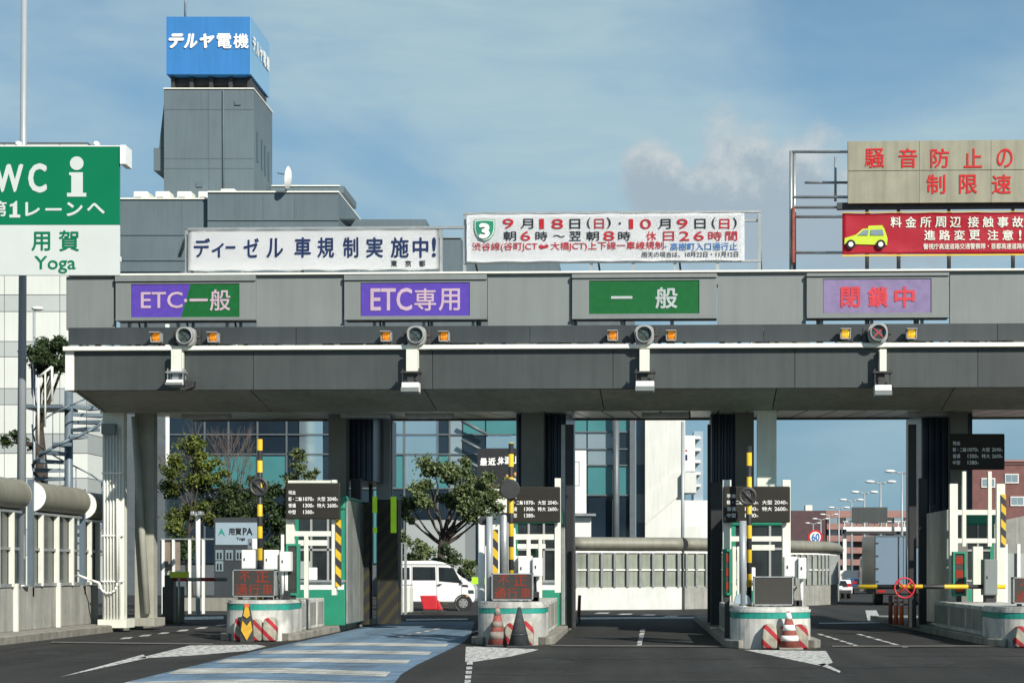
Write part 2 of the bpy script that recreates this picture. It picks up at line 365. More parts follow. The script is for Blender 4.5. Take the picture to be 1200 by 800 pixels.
# ------------------------------------------------------------------ ground and paint
b = MB(); b.face([(-900, -60, 0), (900, -60, 0), (900, 2600, 0), (-900, 2600, 0)])
struct(b.build('ground', 'asphalt'), 'grey asphalt of the toll plaza and the road behind it', 'ground')
def paint(name, polys, m, label, cat, z=.004):
    b = MB()
    for p in polys: b.face([(*G(x, y).xy, z) for x, y in p])
    return struct(b.build(name, m), label, cat)
def gq(x0, x1, y, t):  return [(x0, y+t), (x1, y+t), (x1+2, y-t), (x0+2, y-t)]
bl = [(-20, 850), (60, 822), (144, 800), (222, 781), (300, 762.5), (360, 749.5), (396, 741.5), (430, 733.5), (470, 728), (556, 728), (552, 742), (545, 751), (528, 760), (511, 768), (488, 779), (470, 790), (461, 802), (452, 822), (445, 850)]
paint('lane_paint', [bl], 'blue', 'blue painted toll lane with cream cross bars', 'road paint')
paint('lane_bar', [[(342, 756.6), (420, 756.2), (522, 757.6), (526, 754.4), (425, 752.8), (350, 753.4)], [(302, 766), (400, 765.6), (502, 767), (506, 763.6), (402, 761.6), (310, 762)],
  [(252, 776.3), (360, 775.6), (477, 777.4), (481, 773.4), (362, 771), (266, 771.8)], [(196, 789.5), (330, 788.4), (452, 792.6), (458, 787.2), (335, 782.5), (212, 783.4)],
  [(130, 806), (290, 802), (436, 807), (442, 800.5), (295, 796), (150, 799)]], 'bar', 'cream cross bars on the blue lane', 'road paint', .008)
paint('nose_marking', [[(160, 771.5), (222, 756), (300, 755), (312, 757), (292, 762), (235, 767)], [(70, 793), (78, 791), (168, 766.5), (172, 771)],
  [(546, 757.5), (556, 757.3), (632, 760.5), (624, 763), (600, 768.5), (553, 775.5), (545, 775)],
  [(872, 761), (968, 762.5), (976, 776), (964, 780), (958, 779)], [(958, 778), (966, 777), (985, 786), (984, 788)]], 'wline', 'worn white hatching in front of the island noses', 'road marking')
dash = [[(547-k*.6, 776+k*5.2), (554-k*.6, 776+k*5.2), (554-k*.65, 779.2+k*5.4), (547-k*.65, 779.2+k*5.4)] for k in range(9)]
dash += [[(751.5-k, 737+k*4.2), (756.5-k, 737+k*4.2), (755.3-k, 740.3+k*4.3), (749.3-k, 740.3+k*4.3)] for k in range(5)]
dash += [[(957+k*8.2, 742.6+k*2.6), (962+k*8.2, 742.6+k*2.6), (968+k*8.4, 744.6+k*2.6), (962+k*8.4, 744.6+k*2.6)] for k in range(6)]
dash += [[(1003+k*9.5, 743+k*2.7), (1009+k*9.5, 743+k*2.7), (1016+k*9.7, 745+k*2.7), (1010+k*9.7, 745+k*2.7)] for k in range(6)]
dash += [[(1014, 715), (1027, 715), (1034, 729), (1017, 728)]]
dash += [[(464+k*10.5, 746.5-k*2.1), (471+k*10.5, 746.3-k*2.1), (475+k*10.5, 744.8-k*2.1), (468+k*10.5, 745-k*2.1)] for k in range(5)]
dash += [[(140+k*22, 749-k*3), (152+k*22, 748.5-k*3), (156+k*22, 746.6-k*3), (146+k*22, 747-k*3)] for k in range(6)]
dash += [[(696+k*27, 719+k*1.2), (712+k*27, 719+k*1.2), (715+k*27, 717.6+k*1.2), (702+k*27, 717.6+k*1.2)] for k in range(4)]
dash += [[(676, 725.6), (830, 724.2), (830, 722.6), (676, 723.4)], [(960, 731), (1060, 729.6), (1060, 728.4), (960, 729.6)], [(476, 727), (548, 726), (548, 724.6), (476, 725.2)], [(216, 726.2), (262, 725.4), (262, 722), (214, 722.8)]]
paint('lane_dash', dash, 'wline', 'worn white lane dashes', 'road marking', .012)
paint('joint_seam', [[(60, 753.4), (250, 755.6), (250, 754.3), (60, 752.2)], [(645, 757.4), (855, 758.2), (855, 756.9), (645, 756.2)], [(975, 758.2), (1260, 757.6), (1260, 756.4), (975, 756.9)]], 'seam', 'pale joint seam across the plaza', 'road seam', .016)

rc = random.Random(5); ck = []
for x0, x1, y, w_ in ((880, 1180, 781, .5), (640, 860, 772, .35), (20, 150, 771, .4), (560, 700, 790, .5), (930, 1010, 792, .5), (1040, 1200, 768, .35), (690, 940, 797, .6)):
    n = int((x1-x0)/14); ys = [y+rc.uniform(-.5, .5) for _ in range(n+1)]
    for q in range(n):
        a_, c_ = x0+(x1-x0)*q/n, x0+(x1-x0)*(q+1)/n; k_ = w_*rc.uniform(.5, 1.2); ck.append([(a_, ys[q]+k_), (c_, ys[q+1]+k_), (c_, ys[q+1]-k_), (a_, ys[q]-k_)])
paint('road_crack', ck, 'tar', 'thin dark tar filled cracks across the asphalt', 'road crack', .003)
st = []
for x, y, rx in ((700, 748, 26), (1010, 752, 24), (640, 775, 30), (830, 785, 36), (1090, 776, 30), (60, 765, 26), (760, 765, 18)):
    st.append([(x+rx*(1+rc.uniform(-.3, .3))*math.cos(2*PI*q/14), y+rx*.09*(1+rc.uniform(-.3, .3))*math.sin(2*PI*q/14)) for q in range(14)])
paint('oil_stain', st, 'oil', 'faint darker oil stains on the asphalt lanes', 'oil stain', .002)

# ------------------------------------------------------------------ toll canopy
def rect(x0, y0, x1, y1, d): a = L(x0, y0, d); c = L(x1, y1, d); return min(a.x, c.x), max(a.x, c.x), min(a.z, c.z), max(a.z, c.z)
XL, XR = L(77, 400, 38.3).x, L(1330, 400, 38.3).x
zcap, zcap2, zbot = L(700, 404, 38.3).z, L(700, 409, 38.3).z, L(700, 455, 38.3).z
zlip = L(700, 481.5, 40.3).z; zrear = L(700, 491, 48).z
CAN = thing('toll_canopy', 'long dark grey toll gate canopy spanning all the lanes on columns', 'toll gate', (XL, 43, 0), yaw=True)
def pan(y0, y1, d, x0, x1, step, off, m, name, gap=.012, th=.06):
    b = MB(); x = x0
    edges = [x0]+[e for e in [off+k*step for k in range(-30, 60)] if x0+.2 < e < x1-.2]+[x1]
    for a, c in zip(edges, edges[1:]): b.box((a+gap/2, d, y0), (c-gap/2, d+th, y1))
    return b.build(name, m, CAN)
o2 = (L(107+.0, 430, 38.3).x)
pan(zbot, zcap2, 38.3, L(87, 430, 38.3).x, XR, 4.07, L(192.5, 430, 38.3).x-4.07/2, 'fascia', 'fascia')
b = MB(); b.box((XL, 38.27, zbot-.0), (L(87, 430, 38.3).x, 38.8, zcap2)); b.build('end_panel', 'white', CAN)
b = MB(); b.box((XL-.02, 38.16, zcap2), (XR, 38.5, zcap), .01); b.build('cap_rail', 'cap', CAN)
# slanted lip
b = MB(); st = 3.96; x = L(85, 460, 38.3).x; e = [x]+[L(110, 470, 39.4).x+k*st*.5*2 for k in range(0, 8)]+[XR]
for a, c in zip(e, e[1:]):
    b.prism([(a+.012, 38.33, zbot-.012), (a+.012, 40.3, zlip), (a+.012, 40.36, zlip+.06), (a+.012, 38.40, zbot+.05)], (c-a-.024, 0, 0))
b.build('lip_panel', 'fascia2', CAN)
# soffit of tiles rising to the rear
b = MB(); nx, ny = 34, 9
for i in range(nx):
    for j in range(ny):
        xa, xb = XL+(XR-XL)*i/nx, XL+(XR-XL)*(i+1)/nx; ya, yb = 40.45+(48-40.45)*j/ny, 40.45+(48-40.45)*(j+1)/ny
        za, zb = zlip+.03+(zrear-zlip)*j/ny, zlip+.03+(zrear-zlip)*(j+1)/ny
        b.face([(xa+.02, ya+.02, za), (xb-.02, ya+.02, za), (xb-.02, yb-.02, zb), (xa+.02, yb-.02, zb)])
b.build('soffit', 'soffit', CAN)
b = MB(); b.prism([(XL+.05, 38.45, zbot+.1), (XL+.05, 40.4, zlip+.1), (XL+.05, 48, zrear+.06), (XL+.05, 48.05, zrear+.75), (XL+.05, 38.45, zcap-.05)], (XR-XL-.1, 0, 0)); b.build('roof_slab', 'gap', CAN)
b = MB(); b.box((XL, 48.06, zrear-.02), (XR, 48.2, zrear+.85)); b.build('rear_fascia', 'fascia2', CAN)
# soffit lamps
for xx in (245, 430, 505, 780, 1090):
    p = L(xx, 486, 43); s = (p.y-40.45)/7.55*(zrear-zlip); b = MB(); b.box((p.x-.6, 42.6, zlip+s-.1), (p.x+.6, 43.0, zlip+s+.02), .03); b.build('soffit_lamp', 'steel', CAN)
# upper dark band, in pieces
r0, r1 = L(700, 401, 38.45).z, L(700, 381, 38.45).z
b = MB(); e = [XL]+[L(347+k*137, 390, 38.45).x for k in range(0, 7)]+[XR]
for a, c in zip(e, e[1:]): b.box((a+.006, 38.45, r0), (c-.006, 38.55, r1))
b.build('upper_band', 'strip', CAN)
# filler panels of the sign row
zp0, zp1 = L(700, 383.5, 38.5).z, L(700, 320.5, 38.5).z
SIG = [(135, 300), (403, 571), (670, 840.5), (945, 1112.5)]
ed = [77]+[q for s_ in SIG for q in s_]+[1330]
for a, c in zip(ed[::2], ed[1::2]):
    b = MB(); xa, xb = L(a, 350, 38.5).x, L(c, 350, 38.5).x; b.box((xa+.01, 38.5, zp0), (xb-.01, 38.62, zp1), .008); b.build('filler_panel', 'panel', CAN)
b = MB(); b.box((XL, 38.40, zp1+.004), (XR, 38.8, zp1+.045)); b.build('top_rail', 'cap', CAN)
b = MB()
k = XL+.15
while k < XR:
    b.box((k, 38.72, zcap-.3), (k+.07, 38.80, zp1-.03)); b.box((k, 39.9, zcap-.3), (k+.07, 39.98, zp1-.03)); b.cyl((k+.035, 38.85, zp1-.1), (k+.035, 39.9, zcap), .025, seg=6)
    k += 1.13
for zz in (zp1-.15, zp0-.02): b.box((XL, 39.0, zz-.09), (XR, 39.08, zz-.02))
b.build('sign_framework', 'steel', CAN)
# cabinets on the roof behind the signs
rb = [(208, 60, 'cream'), (360, 90, 'dark'), (480, 70, 'cream'), (520, 50, 'steel'), (628, 60, 'cream'), (655, 40, 'white'), (880, 60, 'white'), (1055, 40, 'cream'), (1140, 70, 'white')]
for xx, w, mm in rb:
    p = L(xx, 404, 41); b = MB(); b.box((p.x, 41.2, zcap-.35), (p.x+w*.0205, 42.0, zcap+.75), .02); b.build('roof_cabinet', mm, CAN)
b = MB(); rr_ = random.Random(3); x = XL+.3
for zz, yy in ((zcap+.03, 38.62), (zcap+.06, 38.9), (zp0-.09, 38.7)): b.cyl((XL+.2, yy, zz), (XR, yy, zz), .022, seg=6)
while x < XR-.5:
    w_ = rr_.choice((.05, .08, .3, .12)); h_ = rr_.uniform(.06, .14); b.box((x, 38.56, zcap-.02), (x+w_, 38.72, zcap+h_), .004)
    if rr_.random() < .4: b.cyl((x, 38.75, zp0-.02), (x+rr_.choice((-.5, .5)), 38.9, zcap+.2), .03, seg=6)
    x += rr_.uniform(.15, .9)
b.build('conduit', 'cap', CAN)
b = MB(); x = XL+.5
while x < XR-.5:
    w_ = rr_.choice((.05, .07, .2)); b.box((x, 38.6, zp0-.16), (x+w_, 38.75, zp0+.02)); b.box((x+.1, 38.58, zcap-.02), (x+.18, 38.7, zcap+.1)); x += rr_.uniform(.3, 1.4)
b.build('bracket', 'dark', CAN)
# columns and corrugated housings below
def colm(x0, x1, d, ybase, name, mm, ztop=None):
    a, c = L(x0, 600, d).x, L(x1, 600, d).x; b = MB(); w = c-a
    b.box((a, d, .1), (c, d+.05, 5.75)); b.box((a, d+w*.9-.05, .1), (c, d+w*.9, 5.75)); b.box((a+w*.35, d+.05, .1), (c-w*.35, d+w*.9-.05, 5.75)); return b.build(name, mm, CAN)
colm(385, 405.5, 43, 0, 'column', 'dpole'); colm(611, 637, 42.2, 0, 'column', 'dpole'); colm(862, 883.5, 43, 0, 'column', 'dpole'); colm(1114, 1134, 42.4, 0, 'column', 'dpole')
colm(887.5, 910, 40.6, 0, 'column', 'cream'); colm(441, 457.5, 45.5, 0, 'column', 'pole')
def corr(x0, x1, y1, d, dep, n=6):
    a, c = L(x0, 500, d).x, L(x1, 500, d).x; z0 = L(x0, y1, d).z; b = MB(); pts = []
    per = (c-a)/n
    for i in range(n): pts += [(a+i*per, d+.07), (a+i*per+per*.15, d), (a+i*per+per*.55, d), (a+i*per+per*.7, d+.07)]
    pts += [(c, d+.07), (c, d+dep), (a, d+dep)]
    b.prism([(px, py, z0) for px, py in pts], (0, 0, 5.6-z0)); return b.build('corrugated_housing', 'corr', CAN)
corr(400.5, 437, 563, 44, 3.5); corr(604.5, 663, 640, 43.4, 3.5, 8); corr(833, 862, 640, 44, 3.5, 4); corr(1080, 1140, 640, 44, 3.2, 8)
# dark pillars wrapped in hazard stripes, the yellow darkened to hold the canopy shade
def wrap(x0, x1, y0, y1, d, mm='haz2', name='guard_pillar'):
    a, c = L(x0, 600, d).x, L(x1, 600, d).x; b = MB(); b.box((a, d, .1 if y1 is None else L(x0, y1, d).z), (c, d+(c-a), L(x0, y0, d).z), .01); return b.build(name, mm, CAN)
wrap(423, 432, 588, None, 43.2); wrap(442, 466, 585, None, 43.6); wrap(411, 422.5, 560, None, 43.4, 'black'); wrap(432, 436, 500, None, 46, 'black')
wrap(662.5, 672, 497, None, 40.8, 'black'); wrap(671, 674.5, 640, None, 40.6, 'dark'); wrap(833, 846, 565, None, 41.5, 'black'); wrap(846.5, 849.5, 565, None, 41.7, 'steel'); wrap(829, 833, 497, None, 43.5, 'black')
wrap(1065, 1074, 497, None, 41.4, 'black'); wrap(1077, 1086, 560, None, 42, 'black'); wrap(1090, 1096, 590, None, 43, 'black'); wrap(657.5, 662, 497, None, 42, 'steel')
for x0, x1, y0, y1 in ((1066, 1073, 556, 577),):
    pass
# cream cable pillars at the outer kerb
zf = .30
b = MB(); a, c = X(120, 41.8), X(145, 41.8)
p1 = L(120, 600, 40.7); p2 = L(145, 600, 40.7)
b.box((p1.x, 40.7, zf), (p2.x, 40.95, 5.6), .01); b.box((p1.x-.08, 40.6, .1), (p2.x+.1, 41.2, zf)); PCX = b.build('kerb_column', 'cream', CAN)
b = MB()
for k in range(6): xx = p1.x+.06+k*.075; b.cyl((xx, 40.66, zf), (xx, 40.66, 4.9), .02, seg=8)
for zz in (1.2, 2.3, 3.8): b.box((p1.x, 40.63, zz), (p2.x, 40.69, zz+.035))
arc = [(p1.x+.40-.22+.22*math.cos(t), 40.6, 1.18-.25*math.sin(t)) for t in [PI*k/8 for k in range(9)]]
b.tube([(arc[0][0], 40.6, 3.2)]+arc+[(p1.x-.25, 40.6, 1.25), (p1.x-.6, 40.6, 1.38)], .03); b.build('cable', 'white', CAN)
b = MB(); b.box((p1.x+.03, 40.52, 4.75), (p2.x-.15, 40.72, 5.0), .01); b.build('junction_box', 'panel', CAN)
q1, q2 = L(158, 600, 42.2), L(180, 600, 42.2)
b = MB(); b.box((q1.x, 42.2, .3), (q2.x, 42.26, 5.6)); b.box((q2.x-.05, 42.26, .3), (q2.x, 42.44, 5.6)); b.box((q1.x+.12, 42.44, .3), (q2.x, 42.5, 5.6)); b.cyl((q1.x+.05, 42.05, 5.3), (q1.x+.33, 42.1, .4), .09, seg=10); b.box((q1.x-.1, 41.95, .1), (q2.x+.1, 42.8, .3)); b.build('kerb_column', 'shadecream', CAN)

# ------------------------------------------------------------------ lane signs, signals, beacons, cameras
SGN = [(154, 333, 280, 371, 'violet and green lane display reading ETC and ordinary'), (423, 331.5, 550, 369.5, 'violet lane display reading ETC only'),
       (691, 329, 819, 367, 'green lane display reading ordinary vehicles'), (965, 327, 1091, 366, 'lilac lane display with red closed lane lettering')]
for k, (x0, y0, x1, y1, lb) in enumerate(SGN):
    fx0, fx1 = SIG[k]; dy = -k*1.0
    A, B_, C_, D_ = rect(fx0+.5, 323.5+dy, fx1-.5, 375+dy, 38.4); a, c, e, f = rect(x0, y0, x1, y1, 38.4)
    t = thing('lane_sign', lb, 'lane sign', ((A+B_)/2, 38.4, C_), 'lane signs on the canopy', yaw=True)
    b = MB(); g = .008
    b.box((A, 38.36, f+.06), (B_, 38.8, D_)); b.box((A, 38.36, C_), (B_, 38.8, e-.06))                   # rails
    b.box((A, 38.4, e-.06+g), (a-.01, 38.8, f+.06-g)); b.box((c+.01, 38.4, e-.06+g), (B_, 38.8, f+.06-g))
    b.box((a-.01, 38.4, f+.004), (c+.01, 38.8, f+.06-g)); b.box((a-.01, 38.4, e-.06+g), (c+.01, 38.8, e-.004))
    b.build('frame', 'panel2', t)
    b = MB(); b.box((A+.1, 38.75, C_+.05), (B_-.1, 38.95, D_-.05)); b.build('housing', 'dark', t)
    b = MB()
    if k == 0:
        xs, xt = L(338-.0+0, 350, 38.42).x, 0
        m0 = a+(c-a)*(212-154)/126; m1 = a+(c-a)*(223-154)/126
        b.m(0).prism([(a, 38.42, e), (m0, 38.42, e), (m1, 38.42, f), (a, 38.42, f)], (0, .1, 0)); b.m(1).prism([(m0, 38.42, e), (c, 38.42, e), (c, 38.42, f), (m1, 38.42, f)], (0, .1, 0)); ms = ['purple', 'green']
    else: b.box((a, 38.42, e), (c, 38.52, f)); ms = [['purple'], ['green'], ['lilac']][k-1]
    sc = b.build('screen', ms, t)
    b = MB()
    if k == 0:
        for tx, u0, v0, u1, v1, bo in (('ETC', 165, 342, 214, 361, .01), ('・', 215.5, 350, 219.5, 354, 0), ('一', 222, 350, 243.5, 353, .02), ('般', 246, 339, 270, 364, .012)): b.text(tx, *rect(u0, v0, u1, v1, 38.41), 38.41, bo)
        mm = 'pinktext'
    elif k == 1:
        for tx, u0, v0, u1, v1, bo in (('ETC', 434, 337.5, 483, 364, .02), ('専', 485.5, 338, 511, 364, .012), ('用', 514, 338, 539, 364, .015)): b.text(tx, *rect(u0, v0, u1, v1, 38.41), 38.41, bo)
        mm = 'pinktext'
    elif k == 2:
        for tx, u0, v0, u1, v1, bo in (('一', 716, 347, 741, 350, .01), ('般', 768, 336.5, 794, 361.5, .02)): b.text(tx, *rect(u0, v0, u1, v1, 38.41), 38.41, bo)
        mm = 'lavtext'
    else:
        for tx, u0, v0, u1, v1 in (('閉', 985, 336, 1008, 360), ('鎖', 1017, 335.5, 1041, 360), ('中', 1048, 335.5, 1072, 360)): b.text(tx, *rect(u0, v0, u1, v1, 38.41), 38.41, .03)
        mm = 'clred'
    b.build('lettering', mm, t)
GN = ['violet and green lane display', 'violet ETC display', 'green lane display', 'lilac closed lane display']
SX = [(182, 217, 249), (452, 487.5, 520), (718, 755, 786.5), (991, 1029, 1068.5)]
for k, (xa, xs, xb) in enumerate(SX):
    yc = (394, 393, 392, 390)[k]
    for xx, side in ((xa, 'beacon before'), (xb, 'beacon after')):
        DY = .2; c = L(xx, yc+1, 38.15); h = .115
        t = thing('amber_beacon', ('lit ' if k == 3 else '')+f'amber beacon {("on the near side of" if 0 else ("left of" if xx == xa else "right of"))} the round signal under the {GN[k]}', 'beacon', (c.x, 38.300, c.z-.25), 'amber beacons on the canopy edge', yaw=True)
        b = MB(); b.box((c.x-h, 38.150, c.z-h), (c.x-h+.02, 38.350, c.z+h)); b.box((c.x+h-.02, 38.150, c.z-h), (c.x+h, 38.350, c.z+h)); b.box((c.x-h, 38.150, c.z-h), (c.x+h, 38.350, c.z-h+.025)); b.box((c.x-h, 38.060, c.z+h-.02), (c.x+h, 38.350, c.z+h)); b.box((c.x-h, 38.330, c.z-h), (c.x+h, 38.360, c.z+h)); b.build('housing', 'lamph', t)
        b = MB(); b.cyl((c.x, 38.230, c.z-.09), (c.x, 38.230, c.z+.085), .075, seg=14); b.cyl((c.x-.055, 38.190, c.z-.06), (c.x-.055, 38.190, c.z+.06), .03, seg=8); b.cyl((c.x+.055, 38.190, c.z-.06), (c.x+.055, 38.190, c.z+.06), .03, seg=8); b.build('lamp', 'amberlit' if k == 3 else 'amber', t)
        b = MB(); b.box((c.x-.07, 38.200, c.z-.19), (c.x+.05, 38.400, c.z-h)); b.box((c.x-.16, 38.320, c.z-.22), (c.x+.15, 38.400, c.z-.17)); b.cyl((c.x+.06, 38.300, c.z-.15), (c.x+.17, 38.42, c.z-.21), .015, seg=6); b.box((c.x-.12, 38.300, c.z-.26), (c.x-.07, 38.42, c.z-.2)); b.build('bracket', 'dark', t)
    c = L(xs, yc, 38.050)
    t = thing('lane_signal', f'round lens lane signal under the {GN[k]}', 'signal', (c.x, 38.300, c.z-.25), 'round lane signals', yaw=True)
    b = MB(); r = .215; pts = []
    for q in range(24):
        an = 2*PI*q/24; cx_, cz_ = math.cos(an), math.sin(an); pw = 3.2; s = r/((abs(cx_)**pw+abs(cz_)**pw)**(1/pw)); pts.append((c.x+cx_*s, 38.060, c.z+cz_*s))
    b.prism(pts, (0, .22, 0), .01); b.build('housing', 'lamph', t)
    b = MB(); b.lathe([(.165, 0), (.185, 0), (.185, .12), (.165, .12), (.165, 0)], seg=28)
    bmesh.ops.transform(b.bm, matrix=Matrix.Translation((c.x, 38.060, c.z)) @ Matrix.Rotation(PI/2, 4, 'X'), verts=b.bm.verts); b.build('visor_ring', 'lamph', t)
    b = MB(); b.m(1).cyl((c.x, 38.050, c.z), (c.x, 38.065, c.z), .16, seg=28); b.m(0).cyl((c.x, 38.035, c.z), (c.x, 38.050, c.z), .14, seg=28)
    b.ball((c.x, 38.040, c.z), (.135, .03, .135), 16); b.build('lens', ['lens', 'lensrim'], t)
    b = MB()
    for s in (1, -1):
        d = Vector((.1, 0, .1*s)); n_ = Vector((.008, 0, -.008*s)); p = Vector((c.x, 38.000, c.z))
        b.prism([p-d-n_, p-d+n_, p+d+n_, p+d-n_], (0, .006, 0))
    b.build('cross', 'clred' if k == 3 else 'dark', t)
    b = MB(); b.box((c.x-.32, 38.200, c.z-.18), (c.x-.24, 38.320, c.z+.14), .01); b.box((c.x+.22, 38.200, c.z-.16), (c.x+.30, 38.320, c.z+.2), .01); b.cyl((c.x-.3, 38.200, c.z), (c.x+.3, 38.200, c.z), .025, seg=8); b.box((c.x-.05, 38.280, c.z-.18), (c.x+.05, 38.400, c.z+.2)); b.box((c.x-.05, 38.3, c.z-.05), (c.x+.05, 38.45, c.z+.05)); b.build('bracket', 'dark', t)
CAMX = [(200.5, 212, 195.5, 214.5, 445, 451), (476, 489, 471, 491, 448, 459), (749.5, 761, 745, 766.5, 446.5, 458), (1031, 1039, 1025, 1044.5, 451, 463)]
for k, (x0, x1, u0, u1, y0, y1) in enumerate(CAMX):
    a, c, e, f = rect(x0, 409, x1, 436, 38.0); a2, c2, e2, f2 = rect(u0, y0, u1, y1, 37.780)
    t = thing('lane_camera', f'pale box camera hung on a bracket below the {GN[k]}', 'camera', ((a+c)/2, 38.1, e2), 'cameras hung from the canopy edge', yaw=True)
    b = MB(); b.box((a, 38.0, e), (c, 38.08, f)); b.box((a, 38.160, e), (a+.03, 38.26, f)); b.box((c-.03, 38.160, e), (c, 38.26, f)); b.box((a+.02, 38.130, f-.12), (c-.02, 38.27, f-.02)); b.build('arm', 'cream', t)
    b = MB(); b.box((a2-.03, 37.780, e-.04), (c2+.03, 38.05, e), .0)
    for px in (a2, c2-.02): b.box((px, 37.800, f2), (px+.02, 37.820, e+.06)); b.box((px, 38.0, f2), (px+.02, 38.02, e+.06))
    b.box(((a2+c2)/2-.09, 37.880, f2), ((a2+c2)/2+.05, 38.080, e-.05)); b.box((a2+.03, 37.930, f2+.03), (c2-.05, 37.980, f2+.08)); b.build('cradle', 'dark' if k else 'steel', t)
    b = MB(); b.prism([(a2, 37.680, e2), (a2, 37.740, f2), (a2, 38.0, f2), (a2, 38.0, e2)], (c2-a2, 0, 0), .01); b.m(1).box((a2-.004, 37.65, e2-.004), (c2+.004, 37.7, e2+(f2-e2)*.45)); b.box((a2+.02, 37.670, e2-.02), (c2-.02, 38.150, e2)); b.build('housing', ['white', 'panel'], t)  # lower front greyed as if shaded, upper part left white as lit
    if k == 0:
        b = MB(); b.prism([(c2+.02, 37.780, f2+.02), (c2+.25, 37.780, f2-.02), (c2+.22, 37.780, e2-.05), (c2+.04, 37.780, e2-.12)], (0, .2, 0), .01); b.build('side_lamp', 'dark', t)

# ------------------------------------------------------------------ roof signs
def wrinkle(amp, seed, sag=0):
    def f(x, z): return amp*(noise.noise(Vector((x*.9+z*1.1, z*1.6-x*.5, seed)))*1.3+noise.noise(Vector((x*2.6-z*1.9, z*2.2, seed+7)))*.22+(abs(((x*.61) % 1)-.5)-.25)*.25)
    return f
def cloth(root, name, x0, x1, z0, z1, y, m, wr, seed=1, scal=.03):
    b = MB(); nx, nz = max(20, int((x1-x0)/.1)), 14; V = []
    for i in range(nx+1):
        for j in range(nz+1):
            x = x0+(x1-x0)*i/nx; z = z0+(z1-z0)*j/nz
            ed_ = scal*abs(math.sin(x*3.3+seed))*(1 if j == 0 else -.6 if j == nz else 0)
            V.append(b.bm.verts.new((x, y+wr(x, z), z+ed_)))
    for i in range(nx):
        for j in range(nz):
            f = b.bm.faces.new((V[i*(nz+1)+j], V[(i+1)*(nz+1)+j], V[(i+1)*(nz+1)+j+1], V[i*(nz+1)+j+1])); f.smooth = True
    bmesh.ops.solidify(b.bm, geom=b.bm.faces[:], thickness=.003)
    return b.build(name, m, root)
def T(b, tx, x0, y0, x1, y1, d, bold=.02, sp=1., wr=None, **k):
    a, c, e, f = rect(x0, y0, x1, y1, d); b.text(tx, a, c, e, f, d, bold, sp, warp=wr, **k)
zr = zp1+.05
# diesel banner
a, c, e, f = rect(220.5, 269.5, 514.5, 317, 38.7); w1 = wrinkle(.018, 3)
t = thing('banner', 'white banner with large navy diesel vehicle notice on the canopy roof', 'banner', ((a+c)/2, 38.8, zr), 'banners on the canopy roof', yaw=True)
cloth(t, 'cloth', a, c, e, f, 38.7, 'banner', w1, 1)
b = MB()
for ch, u0, u1, v0, v1 in (('ディ', 227, 262.5, 279, 302), ('ー', 264.5, 276, 288.5, 291.5), ('ゼ', 285.5, 303.5, 279, 302), ('ル', 312, 332, 279, 302), ('車', 345, 364.5, 278, 302), ('規', 372, 391.5, 278, 302), ('制', 402, 420, 278, 302), ('実', 429, 449, 278, 302), ('施', 458, 479, 278, 302), ('中', 483.5, 502, 278, 302), ('!', 506, 511, 278, 301.5)):
    T(b, ch, u0, v0, u1, v1, 38.69, .024, wr=w1)
b.build('lettering', 'navy', t)
b = MB()
for ch, u0 in (('東', 458), ('京', 474.5), ('都', 491)): T(b, ch, u0, 305, u0+7.5, 312.5, 38.69, .02, wr=w1)
b.build('small_lettering', 'ink', t)
b = MB(); fr = rect(217, 267, 517, 320, 38.8)
b.box((fr[0], 38.78, fr[3]-.06), (fr[1]+.62, 38.86, fr[3])); b.box((fr[0], 38.78, zr-.02), (fr[1], 38.86, zr+.06)); b.box((fr[0], 38.78, zr), (fr[0]+.07, 38.86, fr[3])); 
for q in (284, 350, 420, 480, 517): p = L(q, 300, 38.8).x; b.box((p-.03, 38.8, zr), (p+.03, 38.86, fr[3]-.06))
for q in (217, 350, 480): p = L(q, 300, 38.8).x; b.cyl((p, 38.9, fr[3]-.1), (p-.25, 40.4, zr), .03, seg=6)
b.cyl((fr[0]+.03, 38.95, fr[3]-.03), (fr[0]-.5, 40.0, fr[3]-.42), .05, seg=6)
b.build('frame', 'steel', t)
# works banner
a, c, e, f = rect(547, 251.5, 872.5, 305.5, 38.7); w2 = wrinkle(.026, 11)
t = thing('banner', 'white banner with shield emblem and red dates of roadworks on the canopy roof', 'banner', ((a+c)/2, 38.8, zr), 'banners on the canopy roof', yaw=True)
cloth(t, 'cloth', a, c, e, f, 38.7, 'banner', w2, 2, .02)
bk, br, bb = MB(), MB(), MB(); d = 38.685
for ch, u0, u1, q in (('9', 589, 602, 'r'), ('月', 610, 625, 'k'), ('1', 632, 637.5, 'r'), ('8', 646, 660, 'r'), ('日', 667.5, 680, 'k'), ('(', 688, 692, 'k'), ('日', 696.5, 708, 'r'), (')', 711, 716, 'k'), ('・', 725, 728, 'k'), ('1', 737, 742, 'r'), ('0', 750, 763, 'r'), ('月', 771, 786, 'k'), ('9', 793, 806, 'r'), ('日', 814, 827, 'k'), ('(', 834, 838.5, 'k'), ('日', 843, 855, 'r'), (')', 859, 863.5, 'k')):
    v0, v1 = (256.5, 268) if ch not in '・' else (260.5, 263)
    if ch in '()': v0, v1 = 255, 268
    T(bk if q == 'k' else br, ch, u0, v0, u1, v1, d, .009, wr=w2)
for ch, u0, u1, q in (('朝', 590, 605, 'k'), ('6', 610, 621.5, 'r'), ('時', 627.5, 641.5, 'k'), ('〜', 648, 662, 'k'), ('翌', 667, 681, 'k'), ('朝', 687, 702, 'k'), ('8', 707, 720, 'r'), ('時', 724.5, 739, 'k'), ('休', 757, 769, 'r'), ('日', 777, 790, 'r'), ('2', 796, 808, 'r'), ('6', 813, 825, 'r'), ('時', 830, 846, 'r'), ('間', 850, 864, 'r')):
    v0, v1 = (271, 282) if ch != '〜' else (275, 278)
    T(bk if q == 'k' else br, ch, u0, v0, u1, v1, d, .009, wr=w2)
